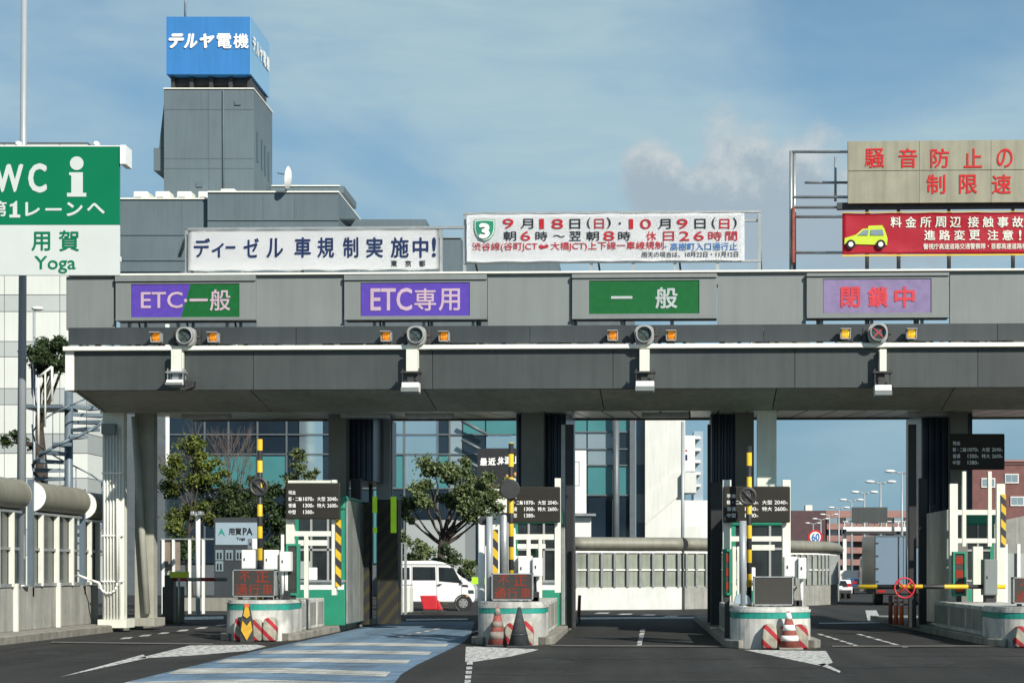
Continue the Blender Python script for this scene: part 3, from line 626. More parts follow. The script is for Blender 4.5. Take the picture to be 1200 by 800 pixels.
T(br, '渋谷線(谷町JCT⇔大橋JCT)上下線一車線規制', 553, 284, 778, 293.5, d, .008, wr=w2)
T(bb, '・高樹町入口通行止', 779, 284.5, 864, 293, d, .008, wr=w2); T(bk, '雨天の場合は、10月22日・11月12日', 752, 295, 865, 301, d, .004, wr=w2)
bk.build('lettering', 'ink', t, label='black lettering'); br.build('lettering', 'redink', t, label='red lettering'); bb.build('lettering', 'blueink', t, label='blue lettering')
b = MB()
def shield(sx, yy):
    q = []
    for u_, v_ in ((-1, 1), (-.5, 1.08), (0, 1.1), (.5, 1.08), (1, 1), (1, .2), (.85, -.4), (.5, -.85), (0, -1.05), (-.5, -.85), (-.85, -.4), (-1, .2)):
        p = L(568, 270, 38.685); q.append((p.x+u_*.24*sx, yy+w2(p.x, p.z), p.z+v_*.235*sx))
    return q
b.m(0).prism(shield(1.0, 38.668), (0, .008, 0)); b.m(1).prism(shield(.93, 38.662), (0, .008, 0)); b.m(0).prism(shield(.86, 38.656), (0, .008, 0)); b.m(1)
T(b, '3', 561, 261.5, 574, 279.5, 38.652, .05); b.build('shield_emblem', ['bgreen', 'wht'], t)
b = MB(); fr = rect(543, 249, 892, 320, 38.8)
b.box((fr[0], 38.78, fr[3]-.05), (fr[1], 38.85, fr[3])); b.box((fr[0], 38.78, zr), (fr[1], 38.85, zr+.05)); b.box((fr[0], 38.78, L(600, 306, 38.8).z-.05), (fr[1], 38.85, L(600, 306, 38.8).z))
for q in (544.5, 693, 742, 791, 841, 890): p = L(q, 300, 38.8).x; b.box((p-.035, 38.79, zr+.05), (p+.035, 38.84, fr[3]-.05))
for q in (544.5, 693, 791, 889): p = L(q, 300, 38.8).x; b.cyl((p, 38.85, fr[3]-.1), (p+.15, 40.6, zr), .025, seg=6)
b.box((L(872, 260, 38.8).x, 38.84, L(880, 259, 38.8).z), (fr[1], 38.9, L(880, 256.5, 38.8).z)); b.build('frame', 'steel', t)
# noise notice board and its scaffold
a, c, e, f = rect(993.5, 165.5, 1330, 236, 38.9)
t = thing('notice_board', 'weathered beige board with red noise and speed limit lettering above the red banner', 'notice board', ((a+c)/2, 39, e), yaw=True)
b = MB(); zm = L(1000, 200.5, 38.9).z
for q in range(4):
    xa, xb = a+(c-a)*q/4, a+(c-a)*(q+1)/4
    b.box((xa+.003, 38.9, zm+.006), (xb-.003, 39.0, f), .004); b.box((xa+.003, 38.9, e), (xb-.003, 39.0, zm-.006), .004)
b.build('board', 'board', t)
b = MB()
for ch, u0, u1 in (('騒', 1013.5, 1036.5), ('音', 1053, 1075), ('防', 1090.5, 1112.5), ('止', 1129.5, 1151), ('の', 1168, 1187)): T(b, ch, u0, 174, u1, 196.5, 38.89, .012)
for ch, u0, u1 in (('制', 1086, 1108), ('限', 1124, 1145.5), ('速', 1162.5, 1185), ('度', 1201, 1223)): T(b, ch, u0, 204.5, u1, 227, 38.89, .015)
b.build('lettering', 'redtext', t)
t = thing('sign_scaffold', 'open steel scaffold holding the beige board and the red banner', 'scaffold', (a, 39.6, zr), yaw=True)
b = MB()
def bar(x0, y0, x1, y1, d, r=.03): b.cyl(L(x0, y0, d), L(x1, y1, d), r, seg=6)
for d in (39.2, 40.6):
    o_ = 0 if d < 40 else 4
    bar(927+o_, 320, 927+o_, 177, d, .04)
    for yy in (178, 231, 243, 254, 296): bar(926+o_, yy, 1330, yy, d, .032)
for yy in (178, 254, 231): b.cyl(L(927, yy, 39.2), L(931, yy, 40.6), .03, seg=6)
for q in (1016, 1053, 1112, 1187, 1260): bar(q, 320, q, 240, 39.3, .045); bar(q, 320, q+4, 170, 40.6, .035)
bar(979, 236, 979, 184, 39.6, .03); bar(943, 214, 993, 214, 39.6, .03)
b.build('tube', 'steel', t)
b = MB(); p, q = L(981, 238, 39.1), L(1330, 243, 39.1); b.box((p.x, 39.05, q.z), (q.x, 39.2, p.z)); b.build('beam', 'strip', t)
b = MB(); p, q = L(928.5, 308, 39.15), L(931.5, 243, 39.15); b.box((p.x, 39.1, p.z), (q.x, 39.2, q.z)); b.build('channel', 'coneold', t)
# red banner
a, c, e, f = rect(987, 250, 1330, 296.5, 38.75); w3 = wrinkle(.03, 23)
t = thing('banner', 'red banner with yellow car picture and white lane change warning', 'banner', ((a+c)/2, 38.8, e), 'banners on the canopy roof', yaw=True)
cloth(t, 'cloth', a, c, e, f, 38.75, 'redban', w3, 3, .02)
b = MB(); d = 38.735
for k_, ch in enumerate('料金所周辺'): T(b, ch, 1043.5+k_*17.4, 254, 1056.5+k_*17.4, 266.5, d, 0.02, wr=w3)
for k_, ch in enumerate('接触事故'): T(b, ch, 1134+k_*17.4, 254, 1147+k_*17.4, 266.5, d, 0.02, wr=w3)
for k_, ch in enumerate('進路変更'): T(b, ch, 1083+k_*17.5, 269.5, 1096+k_*17.5, 281.5, d, 0.02, wr=w3)
for ch, u0, u1 in (('注', 1157, 1170), ('意', 1174.5, 1187.5), ('!', 1194, 1197)): T(b, ch, u0, 269.5, u1, 281.5, d, 0.02, wr=w3)
T(b, '警視庁高速道路交通警察隊・首都高速道路株式会社', 1082, 285.5, 1222, 291.5, d, .015, wr=w3); b.build('lettering', 'cream', t)
b = MB(); b.box((a, 38.74, e-.035), (c, 38.76, e-.004)); b.box((a, 38.74, f+.004), (c, 38.76, f+.02)); b.build('edging', 'yellow', t)
b = MB()
def cp(pts, d): return [L(x, y, d)+Vector((0, w3(L(x, y, d).x, L(x, y, d).z), 0)) for x, y in pts]
b.m(0).prism(cp([(989.5, 286), (990, 279), (1003, 275), (1011, 268), (1036, 267), (1040, 279), (1039.5, 287)], 38.715), (0, .008, 0)); b.prism(cp([(1016.5, 268), (1018, 264.5), (1034, 264), (1035.5, 267)], 38.712), (0, .008, 0))
b.m(1).prism(cp([(1005, 275.5), (1012, 269.5), (1018, 269.3), (1017, 275.5)], 38.70), (0, .006, 0)); b.prism(cp([(1020, 275.5), (1020.5, 269.3), (1034, 268.8), (1036, 275.5)], 38.70), (0, .006, 0))
for q in (997, 1032): p = L(q, 286.5, 38.7); yy = p.y+w3(p.x, p.z)-.02; b.m(2).cyl((p.x, yy, p.z), (p.x, yy+.01, p.z), .105, seg=16); b.m(3).cyl((p.x, yy-.008, p.z), (p.x, yy, p.z), .055, seg=14)
b.build('car_picture', ['yell2', 'lglass', 'ink', 'wht'], t)

# ------------------------------------------------------------------ toll islands and what stands on them
ISL = [dict(x=301, hw=39, y=751, top=703, b0=707.5, b1=714.5), dict(x=599, hw=41, y=756, top=705, b0=712.5, b1=718.5), dict(x=905, hw=48, y=760, top=711, b0=717.5, b1=724.5), dict(x=1213, hw=46, y=758.5, top=711, b0=718, b1=725)]
INM = ['beside the blue lane and the van side', 'between the blue lane and the open lane', 'beside the grey barred cushion', 'at the closed lane']
INM = ['under the violet and green display', 'right of the blue lane', 'with the blank display', 'of the closed lane']
for k, I in enumerate(ISL):
    D = 1.5*F/(I['y']-HY); r = I['hw']*D/F; cx = X(I['x'], D+.3); I['D'] = D; I['cx'] = cx; I['r'] = r; zt = Z(I['top'], D+.1); I['zt'] = zt
    end = 50
    t = thing('toll_island', f'raised concrete toll island and rounded nose {["behind the yellow arrow cushion", "behind the red and the black cone", "behind the brown banded cone", "beside the closed lane barrier"][k]}', 'toll island', (cx, D+6, 0), 'toll islands')
    z0, z1 = Z(I['b1'], D), Z(I['b0'], D)
    yc = D+r*.75
    def ell(rr, z): return [(cx+rr*math.cos(a_), yc+rr*.75*math.sin(a_), z) for a_ in [PI+PI*q/20 for q in range(21)]]
    def wallp(rr, za, zb, nm, mm):
        b = MB(); P0 = [(cx+rr, yc+1.2), ]; pts = [(p[0], p[1]) for p in ell(rr, 0)]; pts = [(cx-rr, yc+1.15)]+pts+[(cx+rr, yc+1.15)]
        b.prism([(px, py, za) for px, py in pts], (0, 0, zb-za)); return b.build(nm, mm, t)
    wallp(r-.02, 0, z0-.004, 'nose', 'nose'); wallp(r-.025, z0, z1, 'band', 'band'); wallp(r-.01, z1+.004, zt-.05, 'nose_cap', 'nose'); wallp(r-.05, zt-.05, zt, 'nose_top', 'nose')
    b = MB(); kw = r+.12
    b.prism([(cx-kw, D+.5, 0), (cx-kw+.25, D+.12, 0), (cx-r*.6, D+.3, 0), (cx+r*.6, D+.3, 0), (cx+kw-.1, D+.12, 0), (cx+kw+.05, D+.5, 0), (cx+kw+.05, end, 0), (cx-kw, end, 0)], (0, 0, .16), .02); b.build('kerb', 'conc2', t)
    b = MB()
    ya = yc+1.2
    ls = (40.35-ya)/3 if k != 2 else (38.6-ya)/3
    for q in range(3):
        b.m(0).box((cx-r+.06, ya+q*ls, .16), (cx+r-.06, ya+q*ls+ls-.04, zt-.02), .02)
        for sx in (-1, 1): b.m(1).box((cx+sx*(r-.06), ya+.12+q*ls, .25), (cx+sx*(r-.05), ya+q*ls+ls-.16, zt-.1))
    b.build('side_wall', ['nose', 'conc'], t)
I1, I2, I3, I4 = ISL
for I in ISL:
    b = MB(); rq = random.Random(int(I['x'])); y0 = I['D']+.8; zt = I['zt']
    for q in range(7):
        xx = I['cx']+rq.uniform(-.1, .6)*I['r']; h_ = rq.uniform(.25, .6); x2 = xx+rq.uniform(-.15, .15)
        b.tube([(xx, y0+rq.uniform(0, .25), zt), (xx+.02, y0+.1, zt+h_*.6), (x2, y0+.2, zt+h_)], .018, 6)
    for q in range(3): xx = I['cx']+rq.uniform(.0, .8)*I['r']; b.box((xx-.06, y0-.02, zt), (xx+.06, y0+.1, zt+rq.uniform(.08, .22)), .01)
    o = b.build('cable_run', 'black'); o['label'] = ['black cables rising behind the yellow arrow message board', 'black cables rising behind the message board with two cones', 'black cables rising behind the blank message board', 'black cables rising at the closed lane nose'][ISL.index(I)]; o['category'] = 'cables'; o['group'] = 'cables on the island noses'
# LED boards
def ledboard(I, x0, y0, x1, y1, txt, label, shadowed=False):
    D = I['D']+.55; a, c, e, f = X(x0, D), X(x1, D), Z(y1, D), Z(y0, D)
    t = thing('message_board', label, 'message board', ((a+c)/2, D+.1, I['zt']), 'message boards on the island noses')
    b = MB(); q = .022
    b.box((a, D, e), (a+q, D+.22, f)); b.box((c-q, D, e), (c, D+.22, f)); b.box((a, D, f-q), (c, D+.22, f)); b.box((a, D, e), (c, D+.22, e+q)); b.box((a+q, D+.04, e+q), (c-q, D+.2, f-q)); b.build('frame', 'steel', t)
    b = MB(); b.box((a+q, D+.015, e+q), (c-q, D+.04, f-q)); b.build('screen', 'screen', t)
    b = MB(); b.box((a+.1, D+.06, I['zt']), (a+.18, D+.16, e)); b.box((c-.18, D+.06, I['zt']), (c-.1, D+.16, e)); b.build('leg', 'dark', t)
    if txt:
        b = MB(); dx = c-a; dz = f-e
        for ch, u0, u1, v0, v1 in (('不', .16, .42, .54, .93), ('正', .54, .86, .54, .93), ('通', .07, .34, .07, .47), ('行', .37, .64, .07, .47), ('車', .70, .95, .07, .47)): b.text(ch, a+dx*u0, a+dx*u1, e+dz*v0, e+dz*v1, D+.012, .0)
        b.build('lettering', 'redled', t)
    # service cabinets and pipes behind it
ledboard(I1, 272.5, 667, 322, 699, 1, 'message board with red illegal passage text above the yellow arrow cushion')
ledboard(I2, 576, 671.5, 624.5, 703, 1, 'message board with red illegal passage text above two leaning cones')
ledboard(I3, 883, 675, 929.5, 709, 0, 'blank brown message board above the brown and white banded cone')
ledboard(I4, 1187.5, 676, 1236, 707, 1, 'message board cut by the frame edge at the closed lane')
# impact cushions
def cushion(I, x0, x1, y0, label, n=3):
    D = I['D']-.18; a, c = X(x0, D), X(x1, D); zt = Z(y0, D); b = MB(); w = (c-a)/n
    t = thing('impact_cushion', label, 'cushion', ((a+c)/2, D, 0), 'impact cushions at the noses')
    h = [1, .9, .97]
    for q in range(n):
        b = MB(); xa, xb = a+w*q, a+w*(q+1); dy = (.0, .06, .02)[q]
        b.prism([(xa+.01, D+dy, .01), (xb-.01, D+dy-.03, .01), (xb-.005, D+dy-.02, zt*h[q]*.55), (xb-.03, D+dy+.02, zt*h[q]*.95), (xa+w*.5, D+dy, zt*h[q]), (xa+.04, D+dy+.02, zt*h[q]*.93), (xa, D+dy, zt*h[q]*.5)], (0, .3, 0), .035)
        for f_ in b.bm.faces: f_.smooth = True
        b.build('bag', 'cushion', t)
    return t
cushion(I1, 273, 323, 722, 'striped red and white cushion under the yellow arrow plate')
cushion(I2, 573, 625, 726, 'dark worn red and white cushion between the two cones')
cushion(I3, 893, 948, 730, 'red and white slanted cushion behind the brown banded cone')
cushion(I4, 1190, 1245, 733, 'shaded cushion at the nose beside the closed lane')
def cone(x, ytop, ybase, hw, mm, label, bands=None, lean=0., base='coneblk'):
    D = 1.5*F/(ybase-HY); p = Vector((X(x, D), D, 0)); h = Z(ytop, D); r = hw*D/F
    t = thing('traffic_cone', label, 'cone', p, 'traffic cones at the noses')
    def body(z0, z1, nm, m_, e=0.):
        b = MB(); ra = r*.82*(1-z0/h)+.03; rb = r*.82*(1-z1/h)+.03; b.lathe([(ra*.9, z0), (ra+e, z0), (rb+e, z1), (rb*.6, z1)], p, 18)
        for v_ in b.bm.verts: v_.co.x += lean*(v_.co.z)
        return b.build(nm, m_, t)
    body(.04, h, 'body', mm)
    for z0, z1, m_ in bands or (): body(z0*h, z1*h, 'band', m_, .006)
    b = MB(); b.box(p-Vector((r, r, 0)), p+Vector((r, r, .04)), .012); b.build('base', base, t)
cone(583, 711, 757, 13, 'coneold', 'faded red cone with dusty pale bands by the nose', [(.2, .38, 'conewhite'), (.5, .64, 'conewhite'), (.8, .97, 'conewhite')])
cone(608.5, 711, 758, 14, 'coneblk', 'soot black cone beside the faded red one', [(.3, .34, 'dark')])
cone(926, 716, 760.5, 14, 'coneold', 'brown and white banded cone before the blank message board', [(.23, .37, 'wht'), (.5, .65, 'wht'), (.80, .97, 'wht')], -.05, 'conc2')
# arrow plate at island 1
D = I1['D']-.4; t = thing('arrow_delineator', 'yellow downward arrow plate with black collar and red tip before the striped cushion', 'delineator', (X(289, D), D, 0))
def ap(pts): return [W(x, y, D) for x, y in pts]
b = MB(); b.prism(ap([(282, 728), (286, 709), (292, 709), (296, 728), (297, 752), (281, 752)]), (0, .06, 0), .01); b.build('post', 'coneblk', t)
D -= .03
b = MB(); b.prism(ap([(285, 721), (287, 711), (291, 711), (293, 721), (289, 724)]), (0, .02, 0)); b.prism(ap([(282.3, 738), (284, 727), (289, 733), (293.5, 727), (295.5, 738), (289, 750)]), (0, .02, 0)); b.build('arrow_plate', 'cone_y', t)
b = MB(); b.prism(ap([(286.3, 711), (286.8, 707), (291, 707), (291.6, 711)]), (0, .05, 0)); b.build('tip', 'orange', t)
# ring striped height poles with the backs of round signs
def ringpole(I, x, y0, y1, dx, yd, rd, label, dd=.9):
    D = I['D']+dd; p = Vector((X(x, D), D, I['zt'])); r = 3.1*D/F
    t = thing('striped_pole', label, 'pole', p, 'yellow and black striped poles')
    b = MB(); b.cyl(p, (p.x, D, Z(y0, D)), r, seg=12); b.build('pole', 'ringpole', t)
    b = MB(); c = W(dx, yd, D-.06); rr = rd*D/F; b.lathe([(rr*.66, 0), (rr, 0), (rr, .02), (rr*.66, .02), (rr*.66, 0)], seg=26); b.box((-.05, -rr*.8, .0), (.05, rr*.8, .015))
    b.cyl((-rr*.55, rr*.55, .01), (rr*.55, -rr*.55, .01), .04, seg=6)
    bmesh.ops.transform(b.bm, matrix=Matrix.Translation(c) @ Matrix.Rotation(PI/2, 4, 'X'), verts=b.bm.verts); b.build('round_sign', 'dark', t)
    return t
ringpole(I1, 304.5, 514.5, 667, 303, 570, 11.5, 'striped pole with hollow round sign against the dark trees')
t = ringpole(I2, 599, 518.5, 672, 597.5, 573, 12, 'striped pole with dark round sign against the tree and billboard'); D = I2['D']+.85; b = MB(); c = W(597.5, 573, D-.12); b.cyl(c, c+Vector((0, .02, 0)), 11*D/F, seg=26); b.build('sign_back', 'dark', t)
ringpole(I3, 878, 522.5, 680, 876, 581, 11, 'striped pole with round sign in front of a fee board')
# fee boards
def fee(x0, y0, x1, y1, D, label):
    a, c, e, f = X(x0, D), X(x1, D), Z(y1, D), Z(y0, D); t = thing('fee_board', label, 'fee board', ((a+c)/2, D+.05, e), 'toll fee boards')
    b = MB(); b.box((a, D, e), (c, D+.09, f), .025); b.build('panel', 'fee', t)
    b = MB(); w, h = c-a, f-e
    for tx, u0, v0, u1, v1 in (('現金', .055, .68, .19, .79), ('軽・二輪', .055, .50, .30, .615), ('1070', .325, .505, .49, .61), ('円', .495, .505, .52, .56), ('大型', .58, .50, .73, .615), ('2040', .765, .505, .93, .61), ('円', .935, .505, .96, .56), ('普通', .055, .32, .19, .435), ('1300', .325, .325, .49, .43), ('円', .495, .325, .52, .38), ('特大', .58, .32, .73, .435), ('2600', .765, .325, .93, .43), ('円', .935, .325, .96, .38), ('中型', .055, .14, .19, .255), ('1380', .325, .145, .49, .25), ('円', .495, .145, .52, .20)):
        b.text(tx, a+w*u0, a+w*u1, e+h*v0, e+h*v1, D-.001, .012, ext=.002)
    b.build('lettering', 'wht', t)
fee(334.5, 565.5, 398.5, 608, I1['D']+1.2, 'brown fee board above the booth with black and yellow post')
fee(594, 570, 656.5, 612, I2['D']+1.3, 'brown fee board partly behind a striped pole and black sign disc')
fee(847.5, 569.5, 926, 612, I3['D']+1.3, 'brown fee board with cut corners above the blank message board')
fee(1113, 508, 1177.5, 550, 41.0, 'shaded fee board hung higher than the others before the sky')
# guard frames (white steel) and booths
def frame(label, D, bars, base, haz=None, extra=()):
    xs = [q for b_ in bars for q in (b_[0], b_[2])]; p = Vector((X((min(xs)+max(xs))/2, D), D, .16))
    t = thing('guard_frame', label, 'guard frame', p, 'white guard frames of the islands')
    for x0, y0, x1, y1, nm in bars:
        b = MB(); zz = Z(y1, D) if y1 else .16; dp, o_ = dict(post=(.16, 0), beam=(.1, .03), upright=(.12, .018))[nm]
        b.box((X(x0, D), D+o_, zz), (X(x1, D), D+o_+dp, Z(y0, D)), .006); b.build(nm, 'cream', t)
    if haz:
        x0, y0, x1, y1 = haz; b = MB(); b.box((X(x0, D), D-.03, Z(y1, D)), (X(x1, D), D+.05, Z(y0, D))); b.build('hazard_strip', 'haz', t)
    for x0, y0, x1, y1, mm in extra:
        b = MB(); b.box((X(x0, D), D+.12, Z(y1, D)), (X(x1, D), D+.2, Z(y0, D)), .006); b.build('plate', mm, t)
    return t
DF1 = I1['D']+1.35
frame('white guard frame with slanted hazard strip before the steel clad booth', DF1, [(335, 568, 344.5, 637, 'post'), (388.5, 562, 394, 697, 'post'), (337, 562.5, 388.5, 566, 'beam'), (344.5, 622, 388.5, 628, 'beam'), (349, 632.5, 383, 639, 'beam'), (356, 627, 360.5, 700, 'upright')], 0, (393.5, 608.5, 399.5, 687))
DF2 = I2['D']+1.45
frame('white guard frame behind the two cones', DF2, [(650, 560, 657, 694, 'post'), (600.5, 560, 604, 655, 'post'), (604, 625.5, 650, 632, 'beam'), (606, 637, 639, 642.5, 'beam'), (617, 630, 621.5, 700, 'upright'), (631, 630, 635, 700, 'upright')], 0)
DF3 = I3['D']+1.45
frame('white guard frame behind the blank message board', DF3, [(847, 562, 857, 705, 'post'), (917, 562, 926.5, 705, 'post'), (857, 628, 917, 634, 'beam'), (881, 638, 908, 644.5, 'beam'), (858.5, 640, 862.5, 705, 'upright'), (863.8, 640, 867, 705, 'upright')], 0)
DF4 = 39.6
frame('white guard frame beside the closed lane with hazard strip facing brick flats', DF4, [(1113, 566.5, 1122.5, None, 'post'), (1168, 566.5, 1178, None, 'post'), (1128, 552, 1132.5, 640, 'upright'), (1158, 552, 1162.5, 640, 'upright'), (1122.5, 597, 1168, 603, 'beam'), (1122.5, 630.5, 1168, 636, 'beam'), (1140.5, 640, 1152, 735, 'post')], 0, (1173, 579, 1178.6, 640))
def hz(x0, y0, x1, y1, D, label, back='cream'):
    b = MB(); b.box((X(x0, D), D, Z(y1, D)), (X(x1, D), D+.08, Z(y0, D)), .004); return tag(b.build('hazard_post', 'haz'), label, 'post')
hz(577.5, 620, 583.5, 674, I2['D']+1.1, 'short post with slanted yellow stripes beside the striped pole')
def booth(x0, x1, ytop, D0, D1, side, label, sheet=None):
    a, c = X(x0, D0), X(x1, D0); zt = Z(ytop, D0); t = thing('toll_booth', label, 'toll booth', ((a+c)/2, (D0+D1)/2, .16), 'toll booths on the islands')
    b = MB(); b.box((a, D0, .16), (c, D1, 1.25), .015); b.build('wall', 'bgreen', t)
    b = MB(); b.box((a+.02, D0-.004, 1.02), (c-.02, D1+.004, 1.24)); b.build('waist_panel', 'white', t)
    b = MB(); b.box((a+.03, D0+.03, 1.25), (c-.03, D1-.03, zt-.35)); b.build('window', 'bglass', t)
    for px in (a, c-.1): b = MB(); b.box((px, D0, 1.25), (px+.1, D0+.1, zt-.35)); b.build('corner_post', 'bgreen', t)
    b = MB(); b.box((a-.03, D0-.05, zt-.35), (c+.03, D1+.05, zt), .06); b.build('roof', 'bgreen', t)
    if sheet:
        s0, s1, yt, d0, d1 = sheet; b = MB(); xx = X(s0, d0); n = 3
        for q in range(n): b.box((xx, d0+(d1-d0)*q/n+.01, .2), (xx+(.05 if side > 0 else -.05), d0+(d1-d0)*(q+1)/n-.01, Z(yt, d0)), .006)
        b.build('side_sheet', 'sheet', t)
    nb = 2
    for q in range(1, nb+1): b = MB(); px = a+(c-a)*q/(nb+1); b.box((px-.025, D0-.01, 1.25), (px+.025, D0+.05, zt-.35)); b.build('window_bar', 'lamph', t)
    b = MB(); b.box((a+.1, D0-.01, 1.95), (c-.1, D0+.05, 2.0)); b.build('window_bar', 'lamph', t)
    b = MB(); b.box((a+.05, D0-.012, 1.28), (a+(c-a)*.32, D0+.02, 1.7)); b.build('notice', 'gpanel', t)
    b = MB(); b.box((a-.02, D0-.09, 1.2), (c+.02, D0+.02, 1.25)); b.build('counter', 'steel', t)
    # clerk's things inside: monitor and desk
    b = MB(); b.box((a+.25, D0-.02, 1.25), (a+.55, D0+.02, 1.55), .02); b.build('monitor', 'white', t)
    return t
booth(345, 404, 580, 41, 43.8, 1, 'green toll booth with stainless side sheets under the brown fee board', (405, 424, 586, 41.05, 43.75))
booth(602, 655, 596, 40.4, 43, 1, 'green and white toll booth behind the two cones')
booth(857, 925, 598, 39, 42.4, -1, 'green toll booth behind the blank message board')
booth(1108, 1165, 598, 42.2, 46, -1, 'shaded green toll booth beside the closed lane', (1112, 1095, 597, 40.3, 44))
# lane side signals: green cases
def gsig(x0, y0, x1, y1, D, label, lit):
    a, c, e, f = X(x0, D), X(x1, D), Z(y1, D), Z(y0, D); t = thing('fee_display', label, 'display', ((a+c)/2, D+.1, e), 'green framed fee displays')
    b = MB(); w = .045
    b.box((a, D, e), (a+w, D+.2, f)); b.box((c-w, D, e), (c, D+.2, f)); b.box((a+w, D, f-w), (c-w, D+.2, f)); b.box((a+w, D, e), (c-w, D+.2, e+w)); b.build('case', 'bgreen', t)
    b = MB(); b.box((a+w, D+.03, e+w), (c-w, D+.18, f-w)); b.build('screen', 'screen', t)
    h = (f-e-2*w)/3
    for q in range(3):
        b = MB(); zc = e+w+h*(q+.5); b.box((a+w+.02, D+.022, zc-h*.28), (c-w-.02, D+.03, zc+h*.28)); b.build('lamp', 'redled' if lit else 'dark', t)
    b = MB(); b.box(((a+c)/2-.05, D+.05, .16), ((a+c)/2+.05, D+.15, e)); b.build('stand', 'dark', t)
gsig(335, 637, 350, 697, I1['D']+1.1, 'dark green framed display on the yellow arrow island', 0); gsig(847, 643, 857.5, 697, I3['D']+1.25, 'slim green framed display with red lamps near the blank message board', 1)
gsig(1117, 646, 1132.5, 698, 39.3, 'green framed display with red lamps crossed by the barrier arm', 1); gsig(620, 640, 630, 672, I2['D']+1.6, 'small green framed display half hidden by white boxes', 0)
# white service boxes on the noses
def sbox(x0, y0, x1, y1, D, label, dp=.35, mm='white', zb=None):
    a, c, e, f = X(x0, D), X(x1, D), Z(y1, D), Z(y0, D); t = thing('service_box', label, 'box', ((a+c)/2, D+dp/2, e), 'service boxes on the islands')
    b = MB(); b.box((a, D, e), (c, D+dp, f), .012); b.build('case', mm, t)
    b = MB(); b.box((a+.02, D-.006, e+.02), (c-.02, D, f-.02), .002); b.build('door', mm, t)
    b = MB(); b.box((a+.05, D-.02, (e+f)/2-.03), (a+.075, D-.006, (e+f)/2+.03)); b.build('handle', 'dark', t)
    if zb is not None: b = MB(); b.cyl(((a+c)/2, D+dp/2, zb), ((a+c)/2, D+dp/2, e), .035, seg=8); b.build('stand', 'white', t)
D = I1['D']+.95; sbox(283, 644, 302, 666, D, 'square white box behind the yellow arrow message board', .3, zb=I1['zt']); sbox(290, 631, 302.5, 643.5, D+.4, 'small white box above the square box', .2, zb=I1['zt']); sbox(309, 644, 326, 667, D, 'white box beside the hollow sign pole', .35, zb=I1['zt']); sbox(327.5, 646, 340, 669, D-.1, 'white side box nearest the dark green framed display', .3, zb=I1['zt'])
D = I2['D']+.95; sbox(598, 651, 606, 678, D+.2, 'narrow white box behind the black cone', .3, zb=I2['zt']); sbox(607, 651, 623, 680, D, 'large white box behind the black cone', .4, zb=I2['zt']); sbox(624, 653, 635, 675, D-.1, 'white side box before the hatched white post', .4, zb=I2['zt'])
D = I3['D']+1.0; sbox(919, 652, 934.5, 676, D, 'white box right above the blank message board', .35, zb=I3['zt']); sbox(935.5, 653, 945, 678, D-.1, 'white slanted box beside the curved noise wall', .35, zb=I3['zt'])
sbox(1153.5, 655, 1169, 697, 38.4, 'grey barrier motor box beside the closed lane', .4, 'panel', .16)
# slim poles and posts at the islands
def pole(name, x, y0, D, r, mm, label, cat='pole', z0=0., grp=None):
    p = Vector((X(x, D), D, z0)); b = MB(); b.cyl(p, (p.x, D, Z(y0, D)), r, seg=14); b.m(1).cyl(p, (p.x, D, z0+.03), r*1.8, seg=14); return tag(b.build(name, [mm, 'steel']), label, cat, grp)
pole('post', 331, 626, I1['D']+1.0, .035, 'white', 'slim white post beside the service boxes of the arrow island', z0=I1['zt'])
pole('camera_post', 573.5, 605, I2['D']+.9, .065, 'pole', 'thick grey post behind the striped pole and cones', z0=I2['zt']-.02)
pole('camera_post', 870.5, 610, I3['D']+.75, .07, 'pole', 'thick grey post beside the blank message board', z0=I3['zt']-.02)
b = MB(); D = I3['D']+.7; c = W(867, 704, D); b.prism([W(860, 707, D), W(862, 698, D), W(868, 695, D), W(878, 698, D), W(881, 708, D)], (0, .1, 0), .01); tag(b.build('foot_cover', 'bluegrey'), 'dark angular foot cover at the grey post', 'cover')
pole('post', 564, 605, 36.8, .07, 'white', 'broad white post between the grey post and the white building', z0=.16)
D = I2['D']+1.0; b = MB(); b.prism([W(560, 608, D), W(563, 604.5, D), W(571, 604.5, D), W(572, 614, D), W(563, 615, D), W(560, 612, D)], (0, .25, 0), .02); b.box(W(571, 606, D), W(576, 609, D)+Vector((0, .1, 0))); tag(b.build('camera', 'dark'), 'grey vehicle camera on the thick post beside the striped pole', 'camera')
# fluorescent tapes on the guard pillars
for x0, x1, y0, y1, D, lb in ((436.5, 441.8, 581.5, 600.5, 43.0, 'upper bright yellow green plate between the dark pillars'), (437, 441.8, 617.5, 624, 43.0, 'small yellow green plate under another between the dark pillars'), (457.8, 464.5, 581.5, 624, 43.0, 'tall bright yellow green plate on the hazard wrapped pillar')):
    b = MB(); b.box((X(x0, D), D, Z(y1, D)), (X(x1, D), D+.03, Z(y0, D)), .004); tag(b.build('safety_plate', 'fluo'), lb, 'plate', 'yellow green plates on the pillars')
